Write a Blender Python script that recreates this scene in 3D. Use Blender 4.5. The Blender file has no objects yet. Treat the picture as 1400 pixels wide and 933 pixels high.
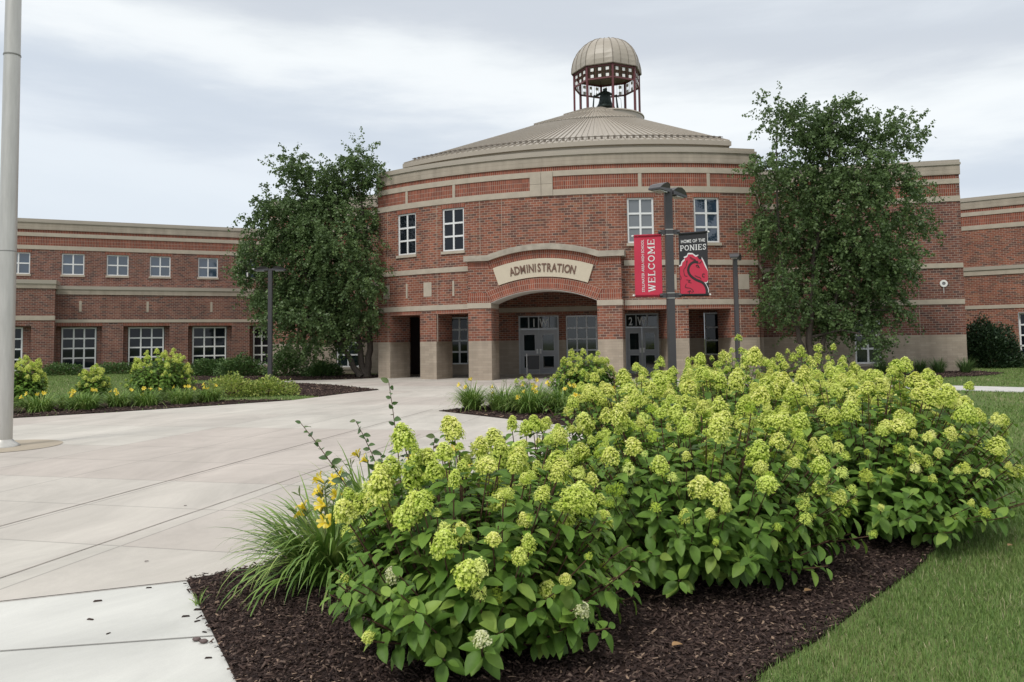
import bpy, math, random
import numpy as np
from mathutils import Vector, Matrix
rng = np.random.default_rng(7)
random.seed(7)
PI = math.pi
sc = bpy.context.scene
COL = sc.collection

# ------------------------------------------------------------------ camera
EYE = 1.6
P_, R_ = 0.055943, 0.013494
F = Vector((0, math.cos(P_), math.sin(P_)))
U0 = Vector((0, -math.sin(P_), math.cos(P_)))
R0 = Vector((1, 0, 0))
UP = math.cos(R_) * U0 + math.sin(R_) * R0
RT = math.cos(R_) * R0 - math.sin(R_) * U0
cd = bpy.data.cameras.new('camera')
cam = bpy.data.objects.new('camera', cd)
COL.objects.link(cam)
cam.matrix_world = Matrix(((RT.x, UP.x, -F.x, 0), (RT.y, UP.y, -F.y, 0), (RT.z, UP.z, -F.z, EYE), (0, 0, 0, 1)))
cd.sensor_width = 36
cd.lens = 27.0
cd.shift_y = -0.04236
cd.clip_start = 0.05
cd.clip_end = 3000
sc.camera = cam

# ------------------------------------------------------------------ world, sun, exposure
SUN_EL, SUN_AZ = math.radians(52), math.radians(215)      # azimuth measured clockwise from +Y (behind-left of camera)
world = bpy.data.worlds.new('World')
sc.world = world
world.use_nodes = True
nt = world.node_tree
nt.nodes.clear()
def wn(t, **k):
    n = nt.nodes.new(t)
    for a, b in k.items():
        setattr(n, a, b)
    return n
sky = wn('ShaderNodeTexSky', sky_type='NISHITA', sun_disc=False, sun_elevation=SUN_EL, sun_rotation=SUN_AZ)
bg_sky = wn('ShaderNodeBackground')
bg_sky.inputs['Strength'].default_value = 0.08
nt.links.new(sky.outputs[0], bg_sky.inputs['Color'])
tc = wn('ShaderNodeTexCoord')
mp = wn('ShaderNodeMapping')
mp.inputs['Scale'].default_value = (1.6, 1.6, 8.0)
nt.links.new(tc.outputs['Generated'], mp.inputs['Vector'])
nz = wn('ShaderNodeTexNoise')
nz.inputs['Scale'].default_value = 1.35
nz.inputs['Detail'].default_value = 7
nz.inputs['Roughness'].default_value = 0.52
nz.inputs['Distortion'].default_value = 0.35
nt.links.new(mp.outputs[0], nz.inputs['Vector'])
nz2 = wn('ShaderNodeTexNoise')
nz2.inputs['Scale'].default_value = 3.2
nz2.inputs['Detail'].default_value = 8
nz2.inputs['Roughness'].default_value = .6
nt.links.new(mp.outputs[0], nz2.inputs['Vector'])
sp = wn('ShaderNodeSeparateXYZ')
nt.links.new(tc.outputs['Generated'], sp.inputs[0])
def wm(op, a, b=None, c=None):
    n = wn('ShaderNodeMath', operation=op)
    for i, v in enumerate((a, b, c)):
        if v is None:
            continue
        if isinstance(v, (int, float)):
            n.inputs[i].default_value = v
        else:
            nt.links.new(v, n.inputs[i])
    return n.outputs[0]
zz = wm('ADD', sp.outputs[2], wm('MULTIPLY', sp.outputs[0], 0.13))
zz = wm('ADD', zz, wm('MULTIPLY', wm('SUBTRACT', nz.outputs[0], 0.5), 0.16))
zz = wm('ADD', zz, wm('MULTIPLY', wm('SUBTRACT', nz2.outputs[0], 0.5), 0.07))
rp = wn('ShaderNodeValToRGB')
er = rp.color_ramp
stops = [(0.0, (.66, .72, .79)), (0.12, (.72, .78, .84)), (0.175, (.77, .82, .87)), (0.215, (.58, .64, .72)), (0.255, (.60, .66, .735)),
         (0.295, (.90, .93, .94)), (0.325, (.82, .86, .88)), (0.37, (.57, .61, .67)), (0.44, (.58, .63, .69)), (0.62, (1.05, 1.08, 1.1)),
         (1.0, (1.75, 1.78, 1.8))]
while len(er.elements) < len(stops):
    er.elements.new(0.5)
for e, (p, c) in zip(er.elements, stops):
    e.position = p
    e.color = (*c, 1)
er.interpolation = 'B_SPLINE'
nt.links.new(zz, rp.inputs[0])
bg_c = wn('ShaderNodeBackground')
bg_c.inputs['Strength'].default_value = 0.95
nt.links.new(rp.outputs[0], bg_c.inputs['Color'])
mx = wn('ShaderNodeMixShader')
mx.inputs[0].default_value = 0.93
wo = wn('ShaderNodeOutputWorld')
nt.links.new(bg_sky.outputs[0], mx.inputs[1])
nt.links.new(bg_c.outputs[0], mx.inputs[2])
nt.links.new(mx.outputs[0], wo.inputs[0])
sl = bpy.data.lights.new('sun', 'SUN')
sl.energy = 1.5
sl.angle = math.radians(14)
sl.color = (1.0, 0.96, 0.90)
sun = bpy.data.objects.new('sun', sl)
COL.objects.link(sun)
sdir = Vector((math.sin(SUN_AZ) * math.cos(SUN_EL), math.cos(SUN_AZ) * math.cos(SUN_EL), math.sin(SUN_EL)))
sun.rotation_euler = sdir.to_track_quat('Z', 'Y').to_euler()
sc.view_settings.view_transform = 'Standard'
sc.view_settings.look = 'None'
sc.view_settings.exposure = 0.28
sc.view_settings.gamma = 1
sc.view_settings.use_curve_mapping = False
sc.cycles.max_bounces = 6
sc.cycles.diffuse_bounces = 3
sc.cycles.transparent_max_bounces = 6

# ------------------------------------------------------------------ materials
def mat(name, color=(.5, .5, .5), rough=.7, metal=0, spec=.5, var=0.0, vscale=4.0, ior=None, bump=0, bscale=40, coords='Object', rnd=None, trans=0, tcol=None, stretch=None):
    """principled with optional noise variation, per-instance 'rnd' attribute ramp and translucency"""
    m = bpy.data.materials.new(name)
    m.use_nodes = True
    t = m.node_tree
    b = t.nodes['Principled BSDF']
    b.inputs['Base Color'].default_value = (*color, 1)
    b.inputs['Roughness'].default_value = rough
    b.inputs['Metallic'].default_value = metal
    b.inputs['Specular IOR Level'].default_value = spec
    if ior:
        b.inputs['IOR'].default_value = ior
    src = None
    if rnd:
        at = t.nodes.new('ShaderNodeAttribute')
        at.attribute_name = 'rnd'
        r = t.nodes.new('ShaderNodeValToRGB')
        el = r.color_ramp.elements
        while len(el) < len(rnd):
            el.new(.5)
        for e, (p, c) in zip(el, rnd):
            e.position = p
            e.color = (*c, 1)
        t.links.new(at.outputs['Fac'], r.inputs[0])
        src = r.outputs[0]
    if var:
        tcn = t.nodes.new('ShaderNodeTexCoord')
        vec = tcn.outputs[coords]
        if stretch:
            mpn = t.nodes.new('ShaderNodeMapping')
            mpn.inputs['Scale'].default_value = stretch
            t.links.new(vec, mpn.inputs[0])
            vec = mpn.outputs[0]
        n = t.nodes.new('ShaderNodeTexNoise')
        n.inputs['Scale'].default_value = vscale
        n.inputs['Detail'].default_value = 6
        n.inputs['Roughness'].default_value = .6
        t.links.new(vec, n.inputs['Vector'])
        mr = t.nodes.new('ShaderNodeMapRange')
        mr.inputs[1].default_value = .25
        mr.inputs[2].default_value = .75
        mr.inputs[3].default_value = 1 - var
        mr.inputs[4].default_value = 1 + var
        t.links.new(n.outputs[0], mr.inputs[0])
        mul = t.nodes.new('ShaderNodeVectorMath')
        mul.operation = 'SCALE'
        if src is None:
            mul.inputs[0].default_value = color
        else:
            t.links.new(src, mul.inputs[0])
        t.links.new(mr.outputs[0], mul.inputs['Scale'])
        src = mul.outputs[0]
        if bump:
            n2 = t.nodes.new('ShaderNodeTexNoise')
            n2.inputs['Scale'].default_value = bscale
            n2.inputs['Detail'].default_value = 4
            t.links.new(vec, n2.inputs['Vector'])
            bp = t.nodes.new('ShaderNodeBump')
            bp.inputs['Strength'].default_value = bump
            bp.inputs['Distance'].default_value = .01
            t.links.new(n2.outputs[0], bp.inputs['Height'])
            t.links.new(bp.outputs[0], b.inputs['Normal'])
    if src is not None:
        t.links.new(src, b.inputs['Base Color'])
    if trans:
        tr = t.nodes.new('ShaderNodeBsdfTranslucent')
        if src is not None:
            t.links.new(src, tr.inputs[0])
        else:
            tr.inputs[0].default_value = (*(tcol or color), 1)
        ms = t.nodes.new('ShaderNodeMixShader')
        ms.inputs[0].default_value = trans
        t.links.new(b.outputs[0], ms.inputs[1])
        t.links.new(tr.outputs[0], ms.inputs[2])
        t.links.new(ms.outputs[0], t.nodes['Material Output'].inputs[0])
    return m

def brick_mat(name, palette, mortar, bw=.25, bh=.1, ms=.009, soldier=False, var=.12, tint=1.0, patch=.0):
    m = bpy.data.materials.new(name)
    m.use_nodes = True
    t = m.node_tree
    L = t.links.new
    b = t.nodes['Principled BSDF']
    b.inputs['Roughness'].default_value = .85
    b.inputs['Specular IOR Level'].default_value = .25
    uv = t.nodes.new('ShaderNodeUVMap')
    vec = uv.outputs[0]
    if soldier:
        mpn = t.nodes.new('ShaderNodeMapping')
        mpn.inputs['Rotation'].default_value = (0, 0, PI / 2)
        L(vec, mpn.inputs[0])
        vec = mpn.outputs[0]
    bt = t.nodes.new('ShaderNodeTexBrick')
    bt.inputs['Scale'].default_value = 1
    bt.inputs['Brick Width'].default_value = bw
    bt.inputs['Row Height'].default_value = bh
    bt.inputs['Mortar Size'].default_value = ms
    bt.inputs['Mortar Smooth'].default_value = .2
    bt.inputs['Color1'].default_value = (0, 0, 0, 1)
    bt.inputs['Color2'].default_value = (1, 1, 1, 1)
    bt.inputs['Mortar'].default_value = (0, 0, 0, 1)
    bt.offset = 0.0 if soldier else 0.5
    L(vec, bt.inputs['Vector'])
    n = t.nodes.new('ShaderNodeTexNoise')
    n.inputs['Scale'].default_value = .9
    n.inputs['Detail'].default_value = 4
    mps = t.nodes.new('ShaderNodeMapping')
    mps.inputs['Scale'].default_value = (.7, 1.8, 1)
    L(uv.outputs[0], mps.inputs[0])
    L(mps.outputs[0], n.inputs['Vector'])
    add = t.nodes.new('ShaderNodeMath')
    add.operation = 'MULTIPLY_ADD'
    L(n.outputs[0], add.inputs[0])
    add.inputs[1].default_value = patch
    L(bt.outputs['Color'], add.inputs[2])
    sub = t.nodes.new('ShaderNodeMath')
    sub.operation = 'SUBTRACT'
    L(add.outputs[0], sub.inputs[0])
    sub.inputs[1].default_value = patch * .5
    r = t.nodes.new('ShaderNodeValToRGB')
    el = r.color_ramp.elements
    while len(el) < len(palette):
        el.new(.5)
    for e, (p, c) in zip(el, palette):
        e.position = p
        e.color = (c[0] * tint, c[1] * tint, c[2] * tint, 1)
    L(sub.outputs[0], r.inputs[0])
    mixm = t.nodes.new('ShaderNodeMix')
    mixm.data_type = 'RGBA'
    L(bt.outputs['Fac'], mixm.inputs[0])
    L(r.outputs[0], mixm.inputs[6])
    mixm.inputs[7].default_value = (*mortar, 1)
    n2 = t.nodes.new('ShaderNodeTexNoise')
    n2.inputs['Scale'].default_value = 1.3
    n2.inputs['Detail'].default_value = 8
    L(uv.outputs[0], n2.inputs['Vector'])
    mr = t.nodes.new('ShaderNodeMapRange')
    mr.inputs[1].default_value = .3
    mr.inputs[2].default_value = .7
    mr.inputs[3].default_value = 1 - var
    mr.inputs[4].default_value = 1 + var
    L(n2.outputs[0], mr.inputs[0])
    mp3 = t.nodes.new('ShaderNodeMapping')
    mp3.inputs['Scale'].default_value = (2.6, .22, 1)
    L(uv.outputs[0], mp3.inputs[0])
    n3 = t.nodes.new('ShaderNodeTexNoise')
    n3.inputs['Scale'].default_value = 1
    n3.inputs['Detail'].default_value = 6
    L(mp3.outputs[0], n3.inputs['Vector'])
    mr3 = t.nodes.new('ShaderNodeMapRange')
    mr3.inputs[1].default_value = .35
    mr3.inputs[2].default_value = .7
    mr3.inputs[3].default_value = 1.06
    mr3.inputs[4].default_value = .84
    L(n3.outputs[0], mr3.inputs[0])
    mm = t.nodes.new('ShaderNodeMath')
    mm.operation = 'MULTIPLY'
    L(mr.outputs[0], mm.inputs[0])
    L(mr3.outputs[0], mm.inputs[1])
    mul = t.nodes.new('ShaderNodeVectorMath')
    mul.operation = 'SCALE'
    L(mixm.outputs[2], mul.inputs[0])
    L(mm.outputs[0], mul.inputs['Scale'])
    L(mul.outputs[0], b.inputs['Base Color'])
    bp = t.nodes.new('ShaderNodeBump')
    bp.inputs['Strength'].default_value = .5
    bp.inputs['Distance'].default_value = .006
    bp.invert = True
    L(bt.outputs['Fac'], bp.inputs['Height'])
    L(bp.outputs[0], b.inputs['Normal'])
    return m

PAL_RED = [(0.0, (.275, .105, .064)), (.35, (.24, .086, .055)), (.55, (.20, .076, .052)), (.72, (.155, .068, .051)), (.86, (.105, .060, .050)), (1.0, (.28, .13, .08))]
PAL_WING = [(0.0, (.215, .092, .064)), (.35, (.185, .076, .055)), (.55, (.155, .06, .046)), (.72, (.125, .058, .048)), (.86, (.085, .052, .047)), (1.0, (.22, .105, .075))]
PAL_SOLD = [(0.0, (.30, .085, .05)), (.5, (.24, .07, .042)), (1.0, (.19, .06, .042))]
MORT = (.38, .29, .235)
M_BR = brick_mat('red_brick', PAL_RED, MORT, patch=.75)
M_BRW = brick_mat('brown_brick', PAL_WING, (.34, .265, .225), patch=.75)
M_SO = brick_mat('soldier_brick', PAL_SOLD, MORT, bw=.2, bh=.085, ms=.008, soldier=True)
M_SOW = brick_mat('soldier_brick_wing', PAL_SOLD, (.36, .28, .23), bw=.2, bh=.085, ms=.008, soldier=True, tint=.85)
M_ST = brick_mat('tan_block', [(0, (.40, .335, .265)), (.5, (.37, .305, .24)), (1, (.335, .28, .22))], (.31, .265, .215), bw=.42, bh=.1, ms=.006, var=.08)
M_BAND = mat('cast_stone', (.42, .365, .295), .8, var=.12, vscale=3, bump=.15)
M_CAST = mat('weathered_stone', (.36, .32, .265), .85, var=.3, vscale=2.5, bump=.2)
M_PAR = brick_mat('parapet_stone', [(0, (.385, .335, .275)), (1, (.355, .305, .245))], (.30, .255, .21), bw=1.6, bh=.16, ms=.006, var=.07)
M_MET = mat('tan_metal', (.36, .32, .265), .42, metal=0, spec=.5, var=.05, vscale=1.5)
M_METD = mat('tan_metal_seam', (.30, .26, .21), .5)
M_MAR = mat('maroon_steel', (.13, .035, .04), .5)
M_WHT = mat('white_frame', (.72, .73, .73), .45)
M_GRYF = mat('grey_frame', (.42, .44, .46), .4, spec=.5)
M_GRYW = mat('light_grey_frame', (.62, .64, .66), .4)
M_DOOR = mat('grey_door', (.33, .34, .36), .4, var=.05)
M_GL = mat('dark_glass', (.008, .011, .016), .03, spec=.35, var=.5, vscale=.8)
M_GLB = mat('sky_glass', (.022, .042, .075), .04, spec=.8, ior=1.7, var=.35, vscale=.7)
M_GLG = mat('blind_glass', (.17, .185, .20), .12, spec=.6, var=.08, vscale=1)
M_GLD = mat('green_glass', (.012, .02, .022), .05, spec=.6, ior=1.6, var=.5, vscale=1.2)
M_SIGN = mat('sign_stone', (.56, .49, .38), .75, var=.04, vscale=6)
M_LET = mat('brown_letters', (.14, .075, .05), .5)
M_DARKM = mat('bronze_paint', (.055, .052, .056), .42, var=.06, vscale=8)
M_SOF = mat('soffit', (.60, .58, .55), .8)
M_BELL = mat('bell_bronze', (.035, .05, .047), .45, metal=.6, var=.25, vscale=6)
M_ALU = mat('brushed_aluminium', (.50, .49, .46), .42, metal=.55, var=.12, vscale=3, stretch=(6, 6, .6))
M_SPOT = mat('white_plastic', (.8, .8, .78), .4)

# ------------------------------------------------------------------ mesh helpers
def link(o, parent=None):
    COL.objects.link(o)
    if parent is not None:
        o.parent = parent
    return o

def tag(o, label=None, cat=None, group=None, kind=None):
    if label: o['label'] = label
    if cat: o['category'] = cat
    if group: o['group'] = group
    if kind: o['kind'] = kind
    return o

def empty(name, loc, label, cat, group=None, rz=0):
    o = bpy.data.objects.new(name, None)
    o.location = loc
    o.rotation_euler = (0, 0, rz)
    o.empty_display_size = .2
    link(o)
    return tag(o, label, cat, group)

class MB:
    def __init__(s):
        s.v = []; s.f = []; s.uv = []; s.cuts = []
    def quad(s, ps, uvs=None):
        i = len(s.v)
        s.v += [tuple(p) for p in ps]
        s.f.append(tuple(range(i, i + len(ps))))
        if uvs is None:
            a, b, c = Vector(ps[0]), Vector(ps[1]), Vector(ps[-1])
            uvs = [(p[0] + p[1], p[2]) for p in ps]
        s.uv += list(uvs)
    def box(s, x0, x1, y0, y1, z0, z1, M=None):
        s.cuts.append((len(s.v), len(s.f), len(s.uv)))
        c = [Vector((x, y, z)) for z in (z0, z1) for y in (y0, y1) for x in (x0, x1)]
        uvd = {0: lambda p: (p.y, p.z), 1: lambda p: (p.x, p.z), 2: lambda p: (p.x, p.y)}
        for idx, ax in (((0, 1, 5, 4), 1), ((1, 3, 7, 5), 0), ((3, 2, 6, 7), 1), ((2, 0, 4, 6), 0), ((4, 5, 7, 6), 2), ((2, 3, 1, 0), 2)):
            ps = [c[i] for i in idx]
            uvs = [uvd[ax](p) for p in ps]
            if M is not None:
                ps = [M @ p for p in ps]
            s.quad(ps, uvs)
    def pbox(s, Fn, u0, u1, z0, z1, d0, d1, seg=.5, caps=True):
        s.cuts.append((len(s.v), len(s.f), len(s.uv)))
        n = max(1, int(math.ceil(abs(u1 - u0) / seg)))
        us = [u0 + (u1 - u0) * i / n for i in range(n + 1)]
        for a, b in zip(us, us[1:]):
            s.quad([Fn(a, z0, d1), Fn(b, z0, d1), Fn(b, z1, d1), Fn(a, z1, d1)], [(a, z0), (b, z0), (b, z1), (a, z1)])
            s.quad([Fn(b, z0, d0), Fn(a, z0, d0), Fn(a, z1, d0), Fn(b, z1, d0)], [(b, z0), (a, z0), (a, z1), (b, z1)])
            s.quad([Fn(a, z1, d1), Fn(b, z1, d1), Fn(b, z1, d0), Fn(a, z1, d0)], [(a, d1), (b, d1), (b, d0), (a, d0)])
            s.quad([Fn(a, z0, d0), Fn(b, z0, d0), Fn(b, z0, d1), Fn(a, z0, d1)], [(a, d0), (b, d0), (b, d1), (a, d1)])
        if caps:
            s.quad([Fn(u0, z0, d0), Fn(u0, z0, d1), Fn(u0, z1, d1), Fn(u0, z1, d0)], [(d0, z0), (d1, z0), (d1, z1), (d0, z1)])
            s.quad([Fn(u1, z0, d1), Fn(u1, z0, d0), Fn(u1, z1, d0), Fn(u1, z1, d1)], [(d1, z0), (d0, z0), (d0, z1), (d1, z1)])
    def wall(s, Fn, u0, u1, z0, z1, d0, d1, ops=(), seg=.5, caps=True):
        ops = [(max(a, u0), min(b, u1), max(c, z0), min(d, z1)) for a, b, c, d in ops if b > u0 and a < u1 and d > z0 and c < z1]
        us = sorted({u0, u1} | {v for o in ops for v in o[:2]})
        zs = sorted({z0, z1} | {v for o in ops for v in o[2:]})
        full = []
        for a, b in zip(us, us[1:]):
            n = max(1, int(math.ceil((b - a) / seg)))
            full += [a + (b - a) * i / n for i in range(n)]
        full.append(us[-1])
        for a, b in zip(full, full[1:]):
            cz = []
            for c, d in zip(zs, zs[1:]):
                mu, mz = (a + b) / 2, (c + d) / 2
                if any(o[0] < mu < o[1] and o[2] < mz < o[3] for o in ops):
                    continue
                if cz and cz[-1][1] == c:
                    cz[-1][1] = d
                else:
                    cz.append([c, d])
            for c, d in cz:
                s.quad([Fn(a, c, d1), Fn(b, c, d1), Fn(b, d, d1), Fn(a, d, d1)], [(a, c), (b, c), (b, d), (a, d)])
                s.quad([Fn(b, c, d0), Fn(a, c, d0), Fn(a, d, d0), Fn(b, d, d0)], [(b, c), (a, c), (a, d), (b, d)])
            s.quad([Fn(a, z1, d1), Fn(b, z1, d1), Fn(b, z1, d0), Fn(a, z1, d0)], [(a, d1), (b, d1), (b, d0), (a, d0)])
        for a, b, c, d in ops:
            s.quad([Fn(a, c, d1), Fn(a, c, d0), Fn(a, d, d0), Fn(a, d, d1)], [(d1, c), (d0, c), (d0, d), (d1, d)])
            s.quad([Fn(b, c, d0), Fn(b, c, d1), Fn(b, d, d1), Fn(b, d, d0)], [(d0, c), (d1, c), (d1, d), (d0, d)])
            if d < z1:
                s.quad([Fn(a, d, d1), Fn(a, d, d0), Fn(b, d, d0), Fn(b, d, d1)], [(a, d1), (a, d0), (b, d0), (b, d1)])
            if c > z0:
                s.quad([Fn(a, c, d0), Fn(a, c, d1), Fn(b, c, d1), Fn(b, c, d0)], [(a, d0), (a, d1), (b, d1), (b, d0)])
        if caps:
            s.quad([Fn(u0, z0, d0), Fn(u0, z0, d1), Fn(u0, z1, d1), Fn(u0, z1, d0)], [(d0, z0), (d1, z0), (d1, z1), (d0, z1)])
            s.quad([Fn(u1, z0, d1), Fn(u1, z0, d0), Fn(u1, z1, d0), Fn(u1, z1, d1)], [(d1, z0), (d0, z0), (d0, z1), (d1, z1)])
    def arch(s, Fn, uc, zc, r0, r1, a0, a1, d0, d1, n=24):
        """ring sector in the (u,z) plane, angle from vertical"""
        s.cuts.append((len(s.v), len(s.f), len(s.uv)))
        for i in range(n):
            a, b = a0 + (a1 - a0) * i / n, a0 + (a1 - a0) * (i + 1) / n
            pa = lambda r, t: (uc + r * math.sin(t), zc + r * math.cos(t))
            q = [pa(r0, a), pa(r0, b), pa(r1, b), pa(r1, a)]
            rm = (r0 + r1) / 2
            uvq = [(rm * a, r0), (rm * b, r0), (rm * b, r1), (rm * a, r1)]
            s.quad([Fn(u, z, d1) for u, z in q], uvq)
            s.quad([Fn(u, z, d0) for u, z in q[::-1]], uvq[::-1])
            s.quad([Fn(*q[0], d0), Fn(*q[1], d0), Fn(*q[1], d1), Fn(*q[0], d1)], [(rm * a, d0), (rm * b, d0), (rm * b, d1), (rm * a, d1)])
            s.quad([Fn(*q[3], d1), Fn(*q[2], d1), Fn(*q[2], d0), Fn(*q[3], d0)], [(rm * a, d1), (rm * b, d1), (rm * b, d0), (rm * a, d0)])
        for t in (a0, a1):
            q = [(uc + r * math.sin(t), zc + r * math.cos(t)) for r in (r0, r1)]
            s.quad([Fn(*q[0], d0), Fn(*q[0], d1), Fn(*q[1], d1), Fn(*q[1], d0)])
    def tube(s, pts, rad, n=8, cap=True):
        s.cuts.append((len(s.v), len(s.f), len(s.uv)))
        pts = [Vector(p) for p in pts]
        if isinstance(rad, (int, float)):
            rad = [rad] * len(pts)
        base = len(s.v)
        ref = Vector((0, 0, 1))
        for i, p in enumerate(pts):
            tv = (pts[min(i + 1, len(pts) - 1)] - pts[max(i - 1, 0)]).normalized()
            rf = Vector((1, 0, 0)) if abs(tv.z) > .9 else ref
            a = tv.cross(rf).normalized()
            b = tv.cross(a)
            for k in range(n):
                t = 2 * PI * k / n
                s.v.append(tuple(p + (a * math.cos(t) + b * math.sin(t)) * rad[i]))
        for i in range(len(pts) - 1):
            for k in range(n):
                k2 = (k + 1) % n
                s.f.append((base + i * n + k, base + i * n + k2, base + (i + 1) * n + k2, base + (i + 1) * n + k))
                s.uv += [(k / n, i), (k2 / n, i), (k2 / n, i + 1), (k / n, i + 1)]
        if cap:
            for i0 in (0, len(pts) - 1):
                f = [base + i0 * n + k for k in range(n)]
                s.f.append(tuple(f))
                s.uv += [(0, 0)] * n
    def lathe(s, prof, n=24, c=(0, 0, 0)):
        base = len(s.v)
        for r, z in prof:
            for k in range(n):
                t = 2 * PI * k / n
                s.v.append((c[0] + r * math.cos(t), c[1] + r * math.sin(t), c[2] + z))
        for i in range(len(prof) - 1):
            for k in range(n):
                k2 = (k + 1) % n
                s.f.append((base + i * n + k, base + i * n + k2, base + (i + 1) * n + k2, base + (i + 1) * n + k))
                s.uv += [(0, 0), (1, 0), (1, 1), (0, 1)]
    def build(s, name, m, parent=None, smooth=False):
        me = bpy.data.meshes.new(name)
        me.from_pydata(s.v, [], s.f)
        ul = me.uv_layers.new(name='UVMap')
        ul.data.foreach_set('uv', np.array(s.uv, dtype=np.float32).ravel())
        me.materials.append(m)
        if smooth:
            me.polygons.foreach_set('use_smooth', [True] * len(me.polygons))
        me.update()
        return link(bpy.data.objects.new(name, me), parent)

def split(mb):
    """one MB per piece added"""
    c = mb.cuts + [(len(mb.v), len(mb.f), len(mb.uv))]
    out = []
    for a, b in zip(c, c[1:]):
        if b[1] == a[1]: continue
        m = MB(); m.v = mb.v[a[0]:b[0]]; m.f = [tuple(i - a[0] for i in f) for f in mb.f[a[1]:b[1]]]; m.uv = mb.uv[a[2]:b[2]]
        out.append(m)
    return out

def line_frame(p0, p1):
    """u along p0->p1, d outward to the viewer's side (right-hand of direction)"""
    p0, p1 = Vector(p0), Vector(p1)
    t = (p1 - p0).normalized()
    n = Vector((t.y, -t.x))
    return (lambda u, z, d: (p0.x + t.x * u + n.x * d, p0.y + t.y * u + n.y * d, z)), t, n

def inst_mesh(name, tv, tf, Ms, Ts, rnd, m, parent=None, smooth=False):
    """many copies of a small template welded in one mesh, with a per-copy random attribute"""
    tv = np.asarray(tv, float); tf = np.asarray(tf, int)
    N, V, K = len(Ts), len(tv), tf.shape[1]
    co = np.einsum('nij,vj->nvi', Ms, tv) + Ts[:, None, :]
    fc = (tf[None] + (np.arange(N) * V)[:, None, None]).reshape(-1)
    nf = N * len(tf)
    me = bpy.data.meshes.new(name)
    me.vertices.add(N * V)
    me.vertices.foreach_set('co', co.astype(np.float32).ravel())
    me.loops.add(nf * K)
    me.loops.foreach_set('vertex_index', fc.astype(np.int32))
    me.polygons.add(nf)
    me.polygons.foreach_set('loop_start', np.arange(nf, dtype=np.int32) * K)
    at = me.attributes.new('rnd', 'FLOAT', 'POINT')
    at.data.foreach_set('value', np.repeat(np.asarray(rnd, np.float32), V))
    if smooth:
        me.polygons.foreach_set('use_smooth', np.ones(nf, bool))
    me.materials.append(m)
    me.update(calc_edges=True)
    me.validate()
    return link(bpy.data.objects.new(name, me), parent)

def basis(fwd, up, scale):
    """rows -> matrices with columns (side, fwd, up) scaled; fwd is the template's +Y"""
    f = fwd / np.linalg.norm(fwd, axis=1, keepdims=True)
    s = np.cross(f, up)
    s /= np.linalg.norm(s, axis=1, keepdims=True) + 1e-9
    u = np.cross(s, f)
    M = np.stack([s, f, u], axis=2)
    return M * np.asarray(scale).reshape(-1, 1, 1)

def text_mesh(txt, size, depth=.0, offset=0.0, spacing=1.0):
    cu = bpy.data.curves.new('txt', 'FONT')
    cu.body = txt
    cu.size = size
    cu.extrude = depth
    cu.offset = offset
    cu.space_character = spacing
    cu.align_x = 'CENTER'
    cu.resolution_u = 3
    o = bpy.data.objects.new('txt', cu)
    COL.objects.link(o)
    bpy.context.view_layer.update()
    dg = bpy.context.evaluated_depsgraph_get()
    me = bpy.data.meshes.new_from_object(o.evaluated_get(dg))
    v = [tuple(p.co) for p in me.vertices]
    f = [tuple(p.vertices) for p in me.polygons]
    bpy.data.objects.remove(o)
    bpy.data.meshes.remove(me)
    return v, f

def add_mesh(mb, v, f, fn):
    i = len(mb.v)
    mb.v += [tuple(fn(p)) for p in v]
    for q in f:
        mb.f.append(tuple(i + k for k in q))
        mb.uv += [(0, 0)] * len(q)

# ================================================================== GROUND
def poly(name, pts, z, m, kind='structure', thick=0.0, uvrot=None):
    mb = MB()
    tot = [(x, y, z) for x, y in pts]
    mb.quad(tot, [(x, y) for x, y in pts])
    if thick:
        n = len(pts)
        for i in range(n):
            a, b = pts[i], pts[(i + 1) % n]
            mb.quad([(*a, z - thick), (*b, z - thick), (*b, z), (*a, z)])
    o = mb.build(name, m)
    o['kind'] = kind
    return o

AXA = math.radians(-13.5)
CX, CY, RW = 5.465, 48.17, 17.87
N_AX = Vector((math.sin(AXA), -math.cos(AXA)))     # from circle centre towards the plaza
T_AX = Vector((math.cos(AXA), math.sin(AXA)))

def lawn_mat():
    m = mat('lawn', (.075, .115, .03), .9, spec=.1)
    t = m.node_tree; L = t.links.new
    b = t.nodes['Principled BSDF']
    tcn = t.nodes.new('ShaderNodeTexCoord')
    n1 = t.nodes.new('ShaderNodeTexNoise'); n1.inputs['Scale'].default_value = .8; n1.inputs['Detail'].default_value = 5
    n2 = t.nodes.new('ShaderNodeTexNoise'); n2.inputs['Scale'].default_value = 45; n2.inputs['Detail'].default_value = 3
    L(tcn.outputs['Object'], n1.inputs[0]); L(tcn.outputs['Object'], n2.inputs[0])
    r = t.nodes.new('ShaderNodeValToRGB')
    r.color_ramp.elements[0].position = .35; r.color_ramp.elements[0].color = (.095, .14, .045, 1)
    r.color_ramp.elements[1].position = .68; r.color_ramp.elements[1].color = (.16, .18, .075, 1)
    L(n1.outputs[0], r.inputs[0])
    mr = t.nodes.new('ShaderNodeMapRange'); mr.inputs[3].default_value = .55; mr.inputs[4].default_value = 1.4
    L(n2.outputs[0], mr.inputs[0])
    mu = t.nodes.new('ShaderNodeVectorMath'); mu.operation = 'SCALE'
    L(r.outputs[0], mu.inputs[0]); L(mr.outputs[0], mu.inputs['Scale']); L(mu.outputs[0], b.inputs['Base Color'])
    return m
M_LAWN = lawn_mat()

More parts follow.
